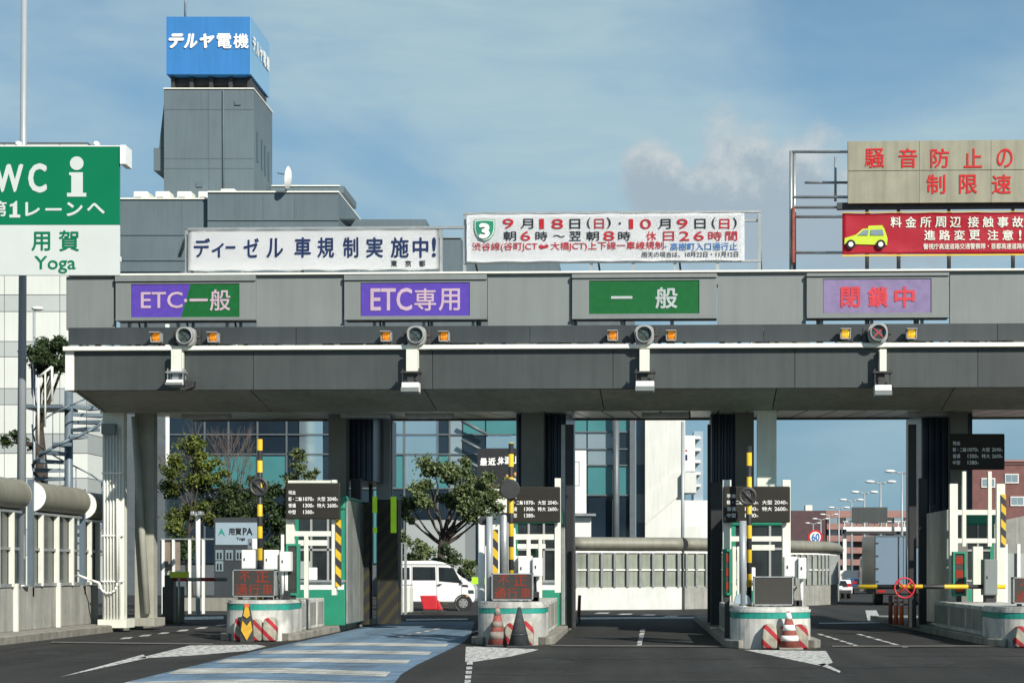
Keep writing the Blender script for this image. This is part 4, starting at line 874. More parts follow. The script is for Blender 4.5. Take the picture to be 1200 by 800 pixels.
# barrier arms
def arm(x0, x1, y, D, mm, label, xp):
    p = W(xp, y, D); t = thing('barrier_arm', label, 'barrier', (p.x, D, .16)); b = MB(); b.cyl(W(x0, y, D), W(x1, y, D), .05, seg=10); b.build('arm', mm, t)
    b = MB(); b.box((p.x-.12, D-.1, .1), (p.x+.12, D+.2, p.z+.12), .02); b.build('motor_post', 'dark', t); return t
t = arm(1006, 1178, 687, 38.6, 'hazarm', 'yellow and black barrier arm closing the lane with a red crossed ring', 1160)
b = MB(); D = 38.5; c = W(1060, 688.5, D); rr = 12.5*D/F; b.lathe([(rr-.035, -.015), (rr, -.015), (rr, .015), (rr-.035, .015), (rr-.035, -.015)], seg=28)
for s in (1, -1): b.cyl((-rr*.68, -rr*.62*s, 0), (rr*.68, rr*.62*s, 0), .018, seg=8)
bmesh.ops.transform(b.bm, matrix=Matrix.Translation(c) @ Matrix.Rotation(PI/2, 4, 'X'), verts=b.bm.verts); b.build('crossed_ring', 'red', t)
arm(194, 266, 678.5, 46, 'redbar', 'red and white barrier bar in the shaded outer lane', 199)
for q, (x, y, hx) in enumerate(((1043.5, 697, 0), (1050, 699, 0), (1056.5, 699, 0))):
    D = 1.36*F/(731-HY+q*.6); p = Vector((X(x, D), D, .14)); t = thing('delineator_post', ['dull red lane post behind the orange pair', 'orange lane post in the middle of three by the red ring', 'orange lane post nearest the dark pillars'][q], 'lane post', p, 'orange lane posts')
    b = MB(); b.cyl(p, (p.x, D, Z(y, D)), .055, .045, 12); b.build('post', 'coneold' if q == 0 else 'orange', t)
    for u_ in (.70, .85): b = MB(); hh = Z(y, D)-.14; b.cyl((p.x, D, .14+hh*u_), (p.x, D, .14+hh*(u_+.07)), .056, seg=12); b.build('reflective_band', 'conewhite' if q == 0 else 'wht', t)
D = 43; p = G(678, 729); b = MB(); b.cyl(p, (p.x+.03, p.y, Z(697, p.y)), .05, .045, 10); tag(b.build('delineator_post', 'coneold'), 'lone dark red lane post before the curved noise wall', 'lane post')

# ------------------------------------------------------------------ outer kerb, noise walls
KX = -12.6
b = MB(); b.prism([(KX, 20, 0), (KX+.02, 20, .15), (KX-.05, 20, .17), (KX-4, 20, .17), (KX-4, 20, 0)], (0, 25.6, 0)); struct(b.build('kerb', 'conc2'), 'stained kerb and walkway along the outer wall', 'kerb')
WX = -13.35
t = thing('parapet_wall', 'stained concrete parapet below the hooded glass noise screens', 'wall', (WX, 36, .17))
for q, y in enumerate((22, 25, 28, 31, 34, 36.9, 39.6)):
    b = MB(); b.box((WX-.25, y+.01, .17), (WX, (25, 28, 31, 34, 36.9, 39.6, 42.4)[q]-.01, 1.12), .015); b.build('wall_block', 'conc', t)
for y in (34, 36.6, 39.3): b = MB(); b.box((WX, y, .17), (WX+.09, y+.09, 1.2), .005); b.build('buttress', 'cream', t)
SEG = [(29.5, 37.0, 'shaded hooded noise screen cut by the frame edge'), (37.9, 41.0, 'hooded noise screen with white half round end and four posts'), (41.45, 42.7, 'short hooded noise screen next to the cable pillar')]
for ya, yb, lb in SEG:
    zh = 2.78 if ya < 40 else 2.72; R = .34
    t = thing('noise_screen', lb, 'noise screen', (WX, (ya+yb)/2, 1.12), 'hooded noise screens of the outer wall')
    b = MB(); n = 12; pf = [(WX-.1, zh)]+[(WX-.1+R*1.05*math.sin(PI*q/n), zh+R-R*math.cos(PI*q/n)) for q in range(n+1)]
    A = []
    for yy in (ya, yb): A.append([b.bm.verts.new((px, yy, pz)) for px, pz in pf[1:]])
    for q in range(n): f_ = b.bm.faces.new((A[0][q], A[0][q+1], A[1][q+1], A[1][q])); f_.smooth = True
    b.bm.faces.new((A[0][0], A[1][0], A[1][n], A[0][n])); b.build('hood', 'hood', t)
    b = MB(); pts = [(px, ya-.015, pz) for px, pz in pf[1:]]; b.prism(pts, (0, .012, 0)); pts = [(px, yb+.003, pz) for px, pz in pf[1:]]; b.prism(pts, (0, .012, 0)); b.build('end_cap', 'white', t)
    b = MB(); b.box((WX-.14, ya, 1.12), (WX-.105, yb, zh+.68)); b.build('back_panel', 'tower', t) if False else b.bm.free()
    b = MB(); b.box((WX-.1, ya, zh-.06), (WX+.05, yb, zh-.005)); b.box((WX-.1, ya, 1.13), (WX+.03, yb, 1.2)); b.box((WX-.07, ya, 1.92), (WX+.0, yb, 1.98)); b.build('rail', 'steel', t)
    k_ = 4 if yb-ya > 2 else 2
    n_ = max(2, int((yb-ya)/.78))
    for q in range(n_):
        yy = ya+(yb-ya)*(q+.35)/n_; b = MB(); b.box((WX-.05, yy, 1.13), (WX+.06, yy+.075, zh-.06), .004); b.build('post', 'cream', t)
    b = MB(); b.box((WX-.08, ya, 1.2), (WX-.06, yb, zh-.06)); b.build('glazing', 'clear2', t)
    b = MB(); b.box((WX-.12, ya-.12, .9), (WX-.0, ya-.02, zh+.72)); b.build('end_post', 'stair', t)
p = Vector((X(24.5, 37.3), 37.3, 1.12)); t = thing('lamp_pole', 'tall tapered grey lamp pole behind the green rest area sign', 'pole', p)
b = MB(); b.cyl(p, (X(29, 37.3), 37.3, 16.0), .10, .06, 16); b.build('pole', 'pole', t); b = MB(); b.cyl(p, (p.x, p.y, 1.17), .19, seg=14); b.box((p.x+.08, p.y-.07, Z(655, 37.3)), (p.x+.11, p.y-.03, Z(627, 37.3))); b.build('base_plate', 'steel', t)
# green sign
D = 34.9; rs = lambda x0, y0, x1, y1: (X(x0, D), X(x1, D), Z(y1, D), Z(y0, D))
a, c, e, f = rs(-92, 172, 140, 322.5); zm = Z(263.5, D)
t = thing('road_sign', 'green and white rest area sign reading WC and Yoga', 'road sign', ((a+c)/2, D, e))
b = MB(); b.box((a, D, zm), (c, D+.06, f), .004); b.build('green_panel', 'sgreen', t); b = MB(); b.box((a, D, e), (c, D+.06, zm-.003), .004); b.build('white_panel', 'swhite', t)
b = MB(); D2 = D-.006
for tx, x0, y0, x1, y1, bo in (('W', -7, 192.5, 27.5, 225.5, .035), ('C', 33, 191.5, 55, 226, .04), ('第', -12, 235.5, 8, 254.5, .02), ('レ', 29.5, 237, 47, 253.5, .03), ('ー', 53, 244, 72.5, 247, .03), ('ン', 78, 237, 97, 253.5, .03), ('へ', 102, 238, 123, 250.5, .03)): b.text(tx, *rs(x0, y0, x1, y1), D2, bo)
b.prism([W(x, y, D2-.005) for x, y in ((15.5, 238.5), (18.5, 235.5), (20, 235.5), (20, 251.5), (23.5, 251.5), (23.5, 255), (11, 255), (11, 251.5), (15, 251.5), (15, 241.5), (11.5, 242.5), (11.5, 239.5))], (0, .006, 0))
cc = W(90, 191.5, D2); b.cyl(cc-Vector((0, .006, 0)), cc, 8*D/F, seg=24)
b.prism([W(x, y, D2-.005) for x, y in ((81, 202), (97, 202), (97, 226), (101, 226), (101, 230.5), (78.5, 230.5), (78.5, 226), (83.5, 226), (83.5, 206), (81, 205))], (0, .006, 0)); b.build('lettering', 'swhite', t, label='white WC and information lettering')
b = MB()
for tx, x0, y0, x1, y1, bo in (('用', 37, 271.5, 59, 294, .018), ('賀', 69, 270, 93, 294.5, .018), ('Yoga', 40.5, 300, 89, 320.5, .012)): b.text(tx, *rs(x0, y0, x1, y1), D2, bo)
b.build('lettering', 'sgreen', t, label='green place name lettering')
b = MB(); b.box((X(140, D)+.02, D-.05, Z(193, D)), (X(148, D), D+.4, Z(170.5, D)), .01); b.build('lamp_box', 'white', t)
b = MB(); b.box((a, D+.07, Z(170.6, D)-.03), (c, D+.14, Z(170.6, D)+.01)); b.box((a, D+.07, e+.3), (c, D+.14, e+.4))
for zz in (e+.5, f-.5): b.box((WX+.0, D+.1, zz-.05), (WX+.1, 37.3, zz+.05))
b.box((X(21, D), D+.07, e+.1), (X(32, D), D+.3, f-.1)); b.box((a, D-.0, f+.004), (c, D+.08, f+.025)); b.build('rear_frame', 'white', t)
for x in (22, 113):
    b = MB(); b.ball(W(x, 169.5, D+.3), (.07, .1, .07), 10); b.build('light_fitting', 'white', t)
# far curved noise wall
PTH = [G(672, 714.5), G(740, 714), G(799, 713.6)], [G(802.5, 713.4), G(850, 712.5), G(900, 711), G(935, 709.5), G(960, 708.6), G(973, 707.8), G(981, 706.3), G(983.5, 703)]
def sweep(b, path, prof, smooth=False):
    rows = []
    for i, p in enumerate(path):
        q = (path[min(i+1, len(path)-1)]-path[max(i-1, 0)]); n_ = Vector((q.y, -q.x, 0)).normalized()       # towards the road
        rows.append([b.bm.verts.new((p.x+n_.x*o, p.y+n_.y*o, z)) for o, z in prof])
    for a_, c_ in zip(rows, rows[1:]):
        for j in range(len(prof)):
            k_ = (j+1) % len(prof); f_ = b.bm.faces.new((a_[j], c_[j], c_[k_], a_[k_])); f_.smooth = smooth
    b.bm.faces.new(rows[0]); b.bm.faces.new(rows[-1][::-1])
for path, lb in zip(PTH, ('straight hooded noise wall behind the open lane', 'hooded noise wall curving away beside the trees of lamps')):
    lb = ['straight hooded noise wall behind the open lane', 'hooded noise wall that curves away to the motorway'][0 if path is PTH[0] else 1]
    P2 = []
    for a_, c_ in zip(path, path[1:]): P2 += [a_+(c_-a_)*(q/6) for q in range(6)]
    P2.append(path[-1]); t = thing('noise_wall', lb, 'noise wall', path[len(path)//2], 'hooded noise walls behind the toll gate')
    b = MB(); sweep(b, P2, [(0, 0), (0, .84), (-.3, .84), (-.3, 0)]); b.build('parapet', 'parapetw' if path is PTH[0] else 'conc', t)
    b = MB(); sweep(b, P2, [(-.08, .85), (-.08, 2.12), (-.12, 2.12), (-.12, .85)]); b.build('glazing', 'clear', t)
    n = 12; b = MB(); sweep(b, P2, [(-.15+.36*math.sin(PI*q/n), 2.20+.255-.255*math.cos(PI*q/n)) for q in range(n+1)], True); b.build('hood', 'hood', t)
    b = MB(); sweep(b, P2, [(-.02, 2.12), (-.02, 2.19), (-.18, 2.19), (-.18, 2.12)]); sweep(b, P2, [(-.03, 1.46), (-.03, 1.51), (-.09, 1.51), (-.09, 1.46)]); b.build('rail', 'white', t)
    Lp = [(a_-c_).length for a_, c_ in zip(path, path[1:])]; tot = sum(Lp); s_ = .1
    while s_ < tot:
        r_ = s_; i = 0
        while r_ > Lp[i]: r_ -= Lp[i]; i += 1
        p = path[i]+(path[i+1]-path[i])*(r_/Lp[i]); b = MB(); b.box((p.x-.04, p.y-.06, .85), (p.x+.04, p.y+.03, 2.12)); b.build('post', 'steel', t); s_ += .5
pole('lamp_pole', 800, 494, 65.5, .065, 'pole', 'slim grey pole between the two far noise walls', z0=0)

# ------------------------------------------------------------------ rear buildings
def bx(root, name, mm, x0, y0, x1, y1, D, dep=1., bev=0, z0=None):
    b = MB(); b.box((X(x0, D), D, Z(y1, D) if z0 is None else z0), (X(x1, D), D+dep, Z(y0, D)), bev); return b.build(name, mm, root)
# office with the rooftop sign tower
D = 104; t = thing('office_building', 'blue grey office building with a square sign tower and glass lower floors', 'building', (X(400, D), D+8, 0)); OB = t
bx(t, 'wall', 'tower', 90, 233.5, 243, 345, D, 18); bx(t, 'wall', 'tower', 243.2, 225.5, 397, 345, D-.5, 17); bx(t, 'wall', 'tower', 397.2, 257, 499, 345, D+3, 14)
b = MB(); b.prism([W(397.3, 228, D-.4), W(397.3, 256.5, D-.4), W(417, 256.5, D+3)+Vector((0, 3, 0)), W(417, 256.5, D+3)], (0, .5, 0)); b.build('parapet_ramp', 'tower', t)
bx(t, 'wall', 'tower', 499.2, 279, 540, 345, D+4, 14); bx(t, 'wall', 'tower', 540.2, 306, 655, 345, D+4, 14)
bx(t, 'coping', 'cap', 90, 231.8, 243, 233.4, D-.1, 18.2); bx(t, 'coping', 'cap', 243.3, 223.8, 397, 225.4, D-.6, 17.2); bx(t, 'coping', 'steel', 499.2, 277.6, 540, 278.9, D+3.9, 14)
bx(t, 'ledge', 'tower2', 90, 304, 243, 305.4, D-.06, .1); bx(t, 'ledge', 'tower2', 90, 274.6, 243, 275.6, D-.05, .1); bx(t, 'ledge', 'tower2', 243.2, 257.2, 397, 258.4, D-.56, .1)
for xx in (213, 308, 345): bx(t, 'panel_joint', 'tower2', xx, 226 if xx > 243 else 234, xx+.5, 330, (D if xx < 243 else D-.5)-.02, .05)
bx(t, 'roof_room', 'tower', 318, 218, 403, 226, D+8, 5); bx(t, 'coping', 'cap', 318, 217, 398, 218, D+7.9, 5.2)
b = MB(); b.box((X(140, D), D-1.2, Z(347, D)), (X(217, D), D-.05, Z(322, D))); b.build('recess', 'dglass', t)
bx(t, 'rail', 'steel', 138, 320.8, 176, 321.8, D-1.4, .1)
# tower
DT = 108; a, c = X(192, DT), X(297, DT); dep = 5.6
b = MB(); b.box((a, DT, 20), (c, DT+dep, Z(104, DT)), .02); b.build('sign_tower', 'tower', t)
bx(t, 'coping', 'cap', 191.5, 103, 297.6, 104.2, DT-.08, dep+.16)
bx(t, 'panel_joint', 'tower2', 244.5, 105, 245, 226, DT-.02, .05)
for yy in (128, 185.5, 197): bx(t, 'panel_joint', 'tower2', 192, yy, 297, yy+.6, DT-.02, .05)
for q, yy in enumerate((.9, 2.2, 3.2, 4.2)):
    b = MB(); b.box((c, DT+yy, Z(185-q*-3, DT)), (c+.03, DT+yy+.45, Z(150+q*3, DT))); b.build('window', 'dglass', t)
b = MB(); b.prism([W(192, 123, DT+.5), W(186, 174, DT+.5), W(192, 174, DT+.5)], (0, 4, 0)); b.build('stair_shaft', 'tower', t); bx(t, 'stair_shaft', 'tower', 180, 173.5, 191.7, 200, DT+.5, 4)
for xx in (262,): b = MB(); b.cyl((X(xx, DT), DT-.08, Z(226, DT)), (X(xx, DT), DT-.08, Z(106, DT)), .05, seg=8); b.build('drain_pipe', 'tower2', t)
for xx, yy in ((230, 214), (275, 118)): bx(t, 'vent', 'tower2', xx, yy, xx+7, yy+5, DT-.08, .08)
# sign box
b = MB()
for px in (200, 222, 245, 268, 290):
    for dy in (.5, 4.6): q = X(px, DT); b.box((q-.12, DT+dy, Z(104, DT)), (q+.12, DT+dy+.25, Z(86, DT)))
b.box((a+.3, DT+.8, Z(95, DT)), (c-.3, DT+dep-.4, Z(88, DT))); b.build('sign_support', 'dark', t)
sa, sc_, se, sf = X(194.7, DT), X(294, DT), Z(87, DT), Z(19.5, DT)
b = MB(); b.box((sa, DT+.05, se), (sc_-.06, DT+dep-.2, sf)); sg = b.build('rooftop_sign', 'bluesign', t)
b = MB(); b.box((sc_-.055, DT+.04, se), (sc_, DT+dep-.15, sf)); b.build('sign_side', 'bluesheen', sg)
b = MB()
for ch, x0, x1 in (('テ', 197.5, 216), ('ル', 215.5, 231.5), ('ヤ', 234, 251.5), ('電', 254, 271.5), ('機', 273.5, 291.5)):
    b.text(ch, X(x0, DT), X(x1, DT), Z(57, DT), Z(39.5, DT), DT-.02, 0.05 if ch in 'テルヤ' else .02, shear=.2 if ch in 'テルヤ' else 0, ext=.2)
b.build('lettering', 'wht', sg)
b = MB()
for k_, ch in enumerate('テルヤ電機'): b.text(ch, DT+.3+k_*1.0, DT+1.2+k_*1.0, Z(57, DT), Z(39.5, DT), sc_+.06, .05, axis='y')
b.build('lettering', 'wht', sg)
b = MB(); b.cyl(W(217, 20, DT+2), W(217, -25, DT+2), .07, seg=8); b.build('mast', 'steel', t)
for q, xx in enumerate((156, 181.5, 207, 232, 258)):
    b = MB(); Dq = D+3; y0 = 224 if q < 4 else 221; b.box((X(xx, Dq), Dq, Z(234, Dq)), (X(xx+20, Dq)-.15, Dq+2.0, Z(y0, Dq)), .08); b.m(1).box((X(xx+2, Dq), Dq-.04, Z(233, Dq)), (X(xx+10, Dq), Dq, Z(231, Dq))); o = b.build('air_conditioner', ['cream', 'dark'])
    tag(o, ['cream rooftop air conditioner nearest the green sign', 'second cream rooftop air conditioner from the green sign', 'third cream rooftop air conditioner, below the tower edge', 'cream rooftop air conditioner with a round vent below the tower', 'cream rooftop air conditioner half behind the raised parapet'][q], 'air conditioner', 'air conditioners along the roof')
D = 103; p = W(336, 224, D+1); t2 = thing('satellite_dish', 'white satellite dish on the office roof beside the tower', 'dish', p)
b = MB(); b.lathe([(.01, 0), (.3, .03), (.55, .10), (.70, .2)], seg=22); b.bm.normal_update(); bmesh.ops.transform(b.bm, matrix=Matrix.Translation(W(341, 209, D)) @ Vector((-1, .06, .12)).to_track_quat('Z', 'Y').to_matrix().to_4x4(), verts=b.bm.verts); b.build('dish', 'white', t2)
b = MB(); b.cyl(p, W(337, 197, D+1), .09, seg=8); b.cyl(W(337, 205, D+.6), W(325, 203, D-.5), .03, seg=6); b.build('mount', 'dark', t2)
b = MB(); cc = W(286, 352, D-3); b.box((X(275, D), D-2, Z(349, D)), (X(281, D), D-1, Z(340, D))); b.bm.free()
# glass floors of the office, seen under the canopy
DG = 100
XS = [(195, 240, 'ddDD'), (240, 268, 'ddTD'), (268, 302, 'ddTD'), (302, 336, 'ddTD'), (336, 350, 'dDDD'), (350, 379, 'mmmD'), (379, 437, 'DDDD'), (437, 455, 'mmTT'), (455, 474, 'mmTD'), (474, 513, 'mmmD'), (513, 527, 'DDTD'), (527, 542, 'lllD'), (542, 569, 'TDDD'), (569, 608, 'Tmmd'), (608, 668, 'ddDD'), (668, 688, 'TlDD'), (688, 718, 'TlTd'), (721, 724, 'wwww'), (724, 738, 'tDTD')]
CI_ = dict(d='dglass', D='dglass', T='tglass', t='tglass', m='mglass', l='lglass', w='wpanel')
YS = [(470, 509), (509.5, 532), (532.5, 572), (572.5, 660)]
YS2 = [(470, 506), (506.5, 545), (545.5, 580), (580.5, 632)]
for x0, x1, kd in XS:
    ms = list(dict.fromkeys(CI_[q] for q in kd)); b = MB()
    for (y0, y1), q in zip(YS if x0 < 600 else YS2, kd): b.m(ms.index(CI_[q])).box((X(x0, DG)+.04, DG, Z(y1, DG)+.02), (X(x1, DG)-.04, DG+.12, Z(y0, DG)-.02))
    b.build('window', ms, OB)
b = MB(); b.box((X(140, DG), DG+.13, 0), (X(744, DG), DG+3, Z(346, DG))); b.build('rear_wall', 'mull', OB)
b = MB()
for yy in (509, 532, 572): b.box((X(195, DG), DG-.1, Z(yy+.8, DG)), (X(600, DG), DG+.02, Z(yy-.8, DG)))
for yy in (506, 526, 545, 580): b.box((X(664, DG), DG-.1, Z(yy+.8, DG)), (X(738, DG), DG+.02, Z(yy-.8, DG)))
for x0 in (240, 268, 302, 336, 455, 474, 513, 527): b.box((X(x0, DG)-.05, DG-.08, 0), (X(x0, DG)+.05, DG+.02, Z(475, DG)))
b.box((X(738, DG), DG-.3, 0), (X(744.5, DG), DG+.3, Z(475, DG))); b.cyl((X(722, DG), DG-.5, 0), (X(722, DG), DG-.5, Z(475, DG)), .2, seg=12)
for q in range(3): b.cyl(W(541, 493+q*22, DG-.6), W(570, 508+q*22, DG-.6), .1, seg=6)
b.build('mullion', 'mull', OB)
for x0, x1, y0, y1 in ((178, 350, 540, 545), ):
    pass
b = MB(); b.box((X(476, 92), 92, 0), (X(545, 92), 98, Z(609, 92))); b.box((X(474, 92), 91.9, Z(656, 92)), (X(546, 92), 92, Z(655, 92))); tag(b.build('annex', 'gpanel'), 'low grey ribbed annex behind the van and the olive tree', 'building')
b = MB(); b.box((X(562, 80), 80, 0), (X(571, 80), 81, Z(604, 80))); b.box((X(571.5, 80), 80, 0), (X(597, 80), 80.5, Z(597, 80))); tag(b.build('sign_wall', 'white'), 'white upright wall below the black billboard', 'wall')
# billboard
D = 78; t = thing('billboard', 'black billboard with white Japanese lettering and orange figures behind the tree', 'billboard', (X(585, D), D, 0))
bx(t, 'panel', 'black', 559.5, 525, 622, 572, D, .3); bx(t, 'lower_panel', 'cream', 566, 572.5, 600, 600.5, D, .3)
b = MB()
for ch, x0, x1, dy in (('最', 562.5, 571, 0), ('近', 572, 581, -.5), ('、', 582, 585.5, -1), ('体', 583.5, 590.5, -1.5), ('温', 591, 599, -2), ('上', 601, 608, -2.5)): b.text(ch, X(x0, D), X(x1, D), Z(545.5+dy, D), Z(536.5+dy, D) if ch != '、' else Z(542, D), D-.01, .05)
b.build('lettering', 'wht', t)
b = MB()
for x, y, r in ((566, 563, 3), (570, 566, 3.4), (574, 571, 3), (569, 575, 3), (576, 579, 3.2), (572, 583, 3), (604, 556, 2.5), (594, 558, 2)): b.ball(W(x, y, D-.05), (r*D/F, .05, r*1.2*D/F), 8)
b.build('printed_figure', 'skin', t); b = MB(); b.cyl((X(590, D), D+.3, 0), (X(590, D), D+.3, Z(575, D)), .2, seg=10); b.build('post', 'steel', t)
# white upright sign with logo
D = 82; t = thing('upright_sign', 'tall white sign with a black framed script mark beside the glass front', 'sign', (X(677, D), D, 0))
bx(t, 'panel', 'white', 667.5, 527.5, 687, 601, D, .3); bx(t, 'lower_panel', 'white', 671, 606, 692.5, 640, D+.1, .5)
b = MB(); 
for x0, y0, x1, y1 in ((667.5, 540.5, 679, 541), (678.5, 540.5, 679, 569), (667.5, 568.5, 679, 569)): b.box((X(x0, D), D-.01, Z(y1, D)), (X(x1, D), D, Z(y0, D)))
b.build('mark_border', 'ink', t)
b = MB()
wv = [W(672+1.8*math.sin(q*1.5), 542+q*1.6, D-.02) for q in range(14)]; b.tube(wv, .03, 6); b.build('script_mark', 'ink', t)
bx(t, 'ledge', 'steel', 669, 601.5, 698, 604, D-.3, .6)
# pale block with a hospital style sign behind
D = 120; t = thing('pale_building', 'pale rendered block with a zigzag ramp wall behind the noise wall', 'building', (X(772, D), D+4, 0))
bx(t, 'wall', 'beige', 756, 420, 803, 700, D, 8, z0=0); bx(t, 'wall', 'gpanel', 745.5, 420, 755.5, 700, D+1, 7, z0=0)
b = MB(); b.prism([W(756, 581, D-.12), W(790, 553, D-.12), W(800, 553, D-.12), W(800, 577, D-.12), W(756, 614, D-.12)], (0, .15, 0)); b.prism([W(768, 634, D-1), W(790, 618, D-1), W(822, 616, D-1), W(822, 660, D-1), W(768, 660, D-1)], (0, .3, 0)); b.prism([W(800, 553, D-.6), W(816, 553, D-.6), W(816, 577, D-.6), W(800, 577, D-.6)], (0, 3, 0)); b.build('ramp_wall', 'beige', t)
for y0, y1 in ((495, 517), (544, 578), (612, 632)): bx(t, 'window', 'bluegrey' if y0 < 500 else 'stair', 746.2, y0, 755.5 if y0 < 540 else 756, y1, D+.95, .1)
D = 135; t = thing('sign_building', 'narrow pale blue block with balconies and a white sign beyond the ramp wall', 'building', (X(812, D), D, 0))
bx(t, 'wall', 'bluegrey', 813, 505, 824, 700, D+.6, 6, z0=0); bx(t, 'wall', 'white', 800, 586, 830, 700, D+.2, 6, z0=0)
for q in range(5): bx(t, 'balcony', 'white', 814, 511+q*14, 821, 514+q*14, D, .6)
bx(t, 'sign_panel', 'white', 795, 510, 814.5, 552, D-.5, .3)
b = MB(); DD = D-.53
for x0, y0, x1, y1, q in ((796, 516, 799, 526, 0), (796, 527, 805.5, 528.5, 1), (796, 532.5, 805.5, 539, 0)): b.m(q).box((X(x0, DD), DD, Z(y1, DD)), (X(x1, DD), DD+.03, Z(y0, DD)))
b.build('emblem', ['navy', 'redink'], t)
# white panelled building at the far left
D = 74; t = thing('panel_building', 'white panelled building with grey bands behind the green sign', 'building', (X(20, D), D, 0))
YB = [168, 200, 235, 270, 305, 322, 345.5, 365, 400, 418, 455, 474, 508, 531, 560, 590, 620, 650, 690]
JX = [-110, -60, 5, 70, 85, 95, 105, 117, 123]
JX = [-110, -60, 5, 70, 103]
for x0, x1 in zip(JX, JX[1:]):
    b = MB()
    for q, (y0, y1) in enumerate(zip(YB, YB[1:])): b.m(q % 2).box((X(x0, D)+.015, D, Z(y1, D)+.015), (X(x1, D)-.015, D+2.6, Z(y0, D)-.015))
    b.build('wall', ['gpanel2', 'wpanel'], t)
bx(t, 'core', 'mull', -109, 169, 102, 690, D+.03, 2.54, z0=0); b = MB(); b.box((X(-110, D), D-.02, Z(168.5, D)), (X(103, D), D+2.6, Z(167, D))); b.build('roof_edge', 'mull', t)
bx(t, 'roof_vent', 'white', 18, 166, 28, 168.6, D+2, 1)
# brick flats far right, and others
D = 330; t = thing('brick_flats', 'long pinkish brick flats with balconies far down the motorway', 'building', (X(1010, D), D, 0))
bx(t, 'wall', 'brick2', 905, 598, 967.5, 700, D, 20, z0=0); bx(t, 'wall', 'pink', 968, 598, 1075, 700, D+3, 20, z0=0)
bx(t, 'roof_tank', 'cream', 944, 591.5, 952, 598, D+4, 3)
for q in range(6):
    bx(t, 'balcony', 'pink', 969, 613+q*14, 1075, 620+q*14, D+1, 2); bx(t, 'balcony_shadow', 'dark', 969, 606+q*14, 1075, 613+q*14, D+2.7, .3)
    for x0 in (974, 993, 1012, 1031, 1050): b = MB(); b.box((X(x0, D), D+2.4, Z(613+q*14, D)), (X(x0+9, D), D+2.7, Z(606+q*14, D))); b.build('window', 'lglass', t)
D = 120; t = thing('brick_house', 'brown brick house with pale windows beyond the closed lane', 'building', (X(1210, D), D, 0))
bx(t, 'wall', 'brick', 1130, 541, 1330, 690, D, 12, z0=0); bx(t, 'coping', 'pink', 1130, 538.5, 1330, 540.8, D-.1, 12.2); bx(t, 'ledge', 'brick2', 1130, 543.5, 1330, 544.5, D-.05, .1)
for x0, y0 in ((1177.5, 555), (1184, 581.5), (1150, 560), (1215, 560)):
    w = MB(); w.box((X(x0, D), D-.08, Z(y0+11, D)), (X(x0+16, D), D-.01, Z(y0, D))); w = w.build('window', 'white', t); b = MB(); b.box((X(x0+1, D), D-.1, Z(y0+9.5, D)), (X(x0+7.7, D), D-.085, Z(y0+1, D))); b.box((X(x0+8.3, D), D-.1, Z(y0+9.5, D)), (X(x0+15, D), D-.085, Z(y0+1, D))); b.build('pane', 'lglass', w)
D = 70; b = MB(); b.prism([W(1120, 618, D), W(1178, 609, D), W(1230, 598, D), W(1230, 690, D), W(1120, 690, D)], (0, .4, 0)); tag(b.build('retaining_wall', 'conc'), 'sloping pale concrete wall in front of the brick house', 'wall')
D = 52; t = thing('fence', 'grey mesh fence panels with white posts beyond the closed lane', 'fence', (X(1190, D), D, 0))
for x in (1179, 1194, 1210): b = MB(); b.box((X(x, D)-.05, D, 0), (X(x, D)+.05, D+.08, Z(637, D))); b.build('post', 'white', t)
bx(t, 'mesh_panel', 'gpanel', 1179, 648, 1230, 700, D+.1, .03, z0=.1)

# ------------------------------------------------------------------ motorway behind: lamps, gantry, speed sign, vehicles
LP = [(1057, 553), (1032, 565), (1013, 577), (998, 586), (983, 595), (972, 603), (962, 608), (953, 613), (941, 617)]
for q, (x, y) in enumerate(LP):
    D = 17000/(HY-y); p = Vector((X(x, D), D, 0)); r = min(.16, .09+.0003*D)
    t = thing('street_lamp', ['nearest double arm lamp beside the dark pillars', 'second nearest double arm lamp down the motorway', 'third double arm lamp, above the dark gantry board', 'fourth double arm lamp, near the gantry board edge', 'fifth double arm lamp, standing at the white gantry leg', 'sixth double arm lamp, behind the speed sign', 'seventh double arm lamp, just above the speed sign', 'eighth double arm lamp, before the purple brick end', 'farthest double arm lamp above the curved noise wall'][q], 'street lamp', p, 'double arm lamps along the motorway')
    b = MB(); b.cyl(p, (p.x, D, 10), r, r*.6, 8); b.build('pole', 'pole', t)
    for s in (-1, 1):
        b = MB(); b.cyl((p.x, D, 9.85), (p.x+s*.7, D, 10.05), r*.5, seg=6); b.build('arm', 'pole', t); b = MB(); b.ball((p.x+s*1.05, D, 10.07), (.5, .28, .14), 10); b.build('lamp_head', 'white', t)
D = 150; t = thing('road_gantry', 'white gantry with a dark back of a sign board over the motorway', 'gantry', (X(1025, D), D, 0))
b = MB(); b.box((X(988, D), D, Z(625, D)), (X(1075, D), D+1.2, Z(617, D))); b.build('beam', 'white', t)
b = MB(); b.box((X(988, D), D, 0), (X(992, D), D+.4, Z(620, D))); b.build('leg', 'white', t)
b = MB()
for q in range(12): x = 990+q*7; b.box((X(x, D)-.03, D, Z(617, D)), (X(x, D)+.03, D+.06, Z(610, D)))
b.box((X(988, D), D, Z(611, D)), (X(1075, D), D+.06, Z(610, D))); b.build('railing', 'white', t)
bx(t, 'sign_back', 'fascia', 998.5, 594, 1040, 612, D-.4, .3); bx(t, 'walkway', 'dark', 990, 622, 1065, 625.5, D-.5, .4)
D = 78; p = Vector((X(955.5, D), D, 0)); t = thing('speed_sign', 'round red ringed speed limit 60 sign above the curved noise wall', 'speed sign', p)
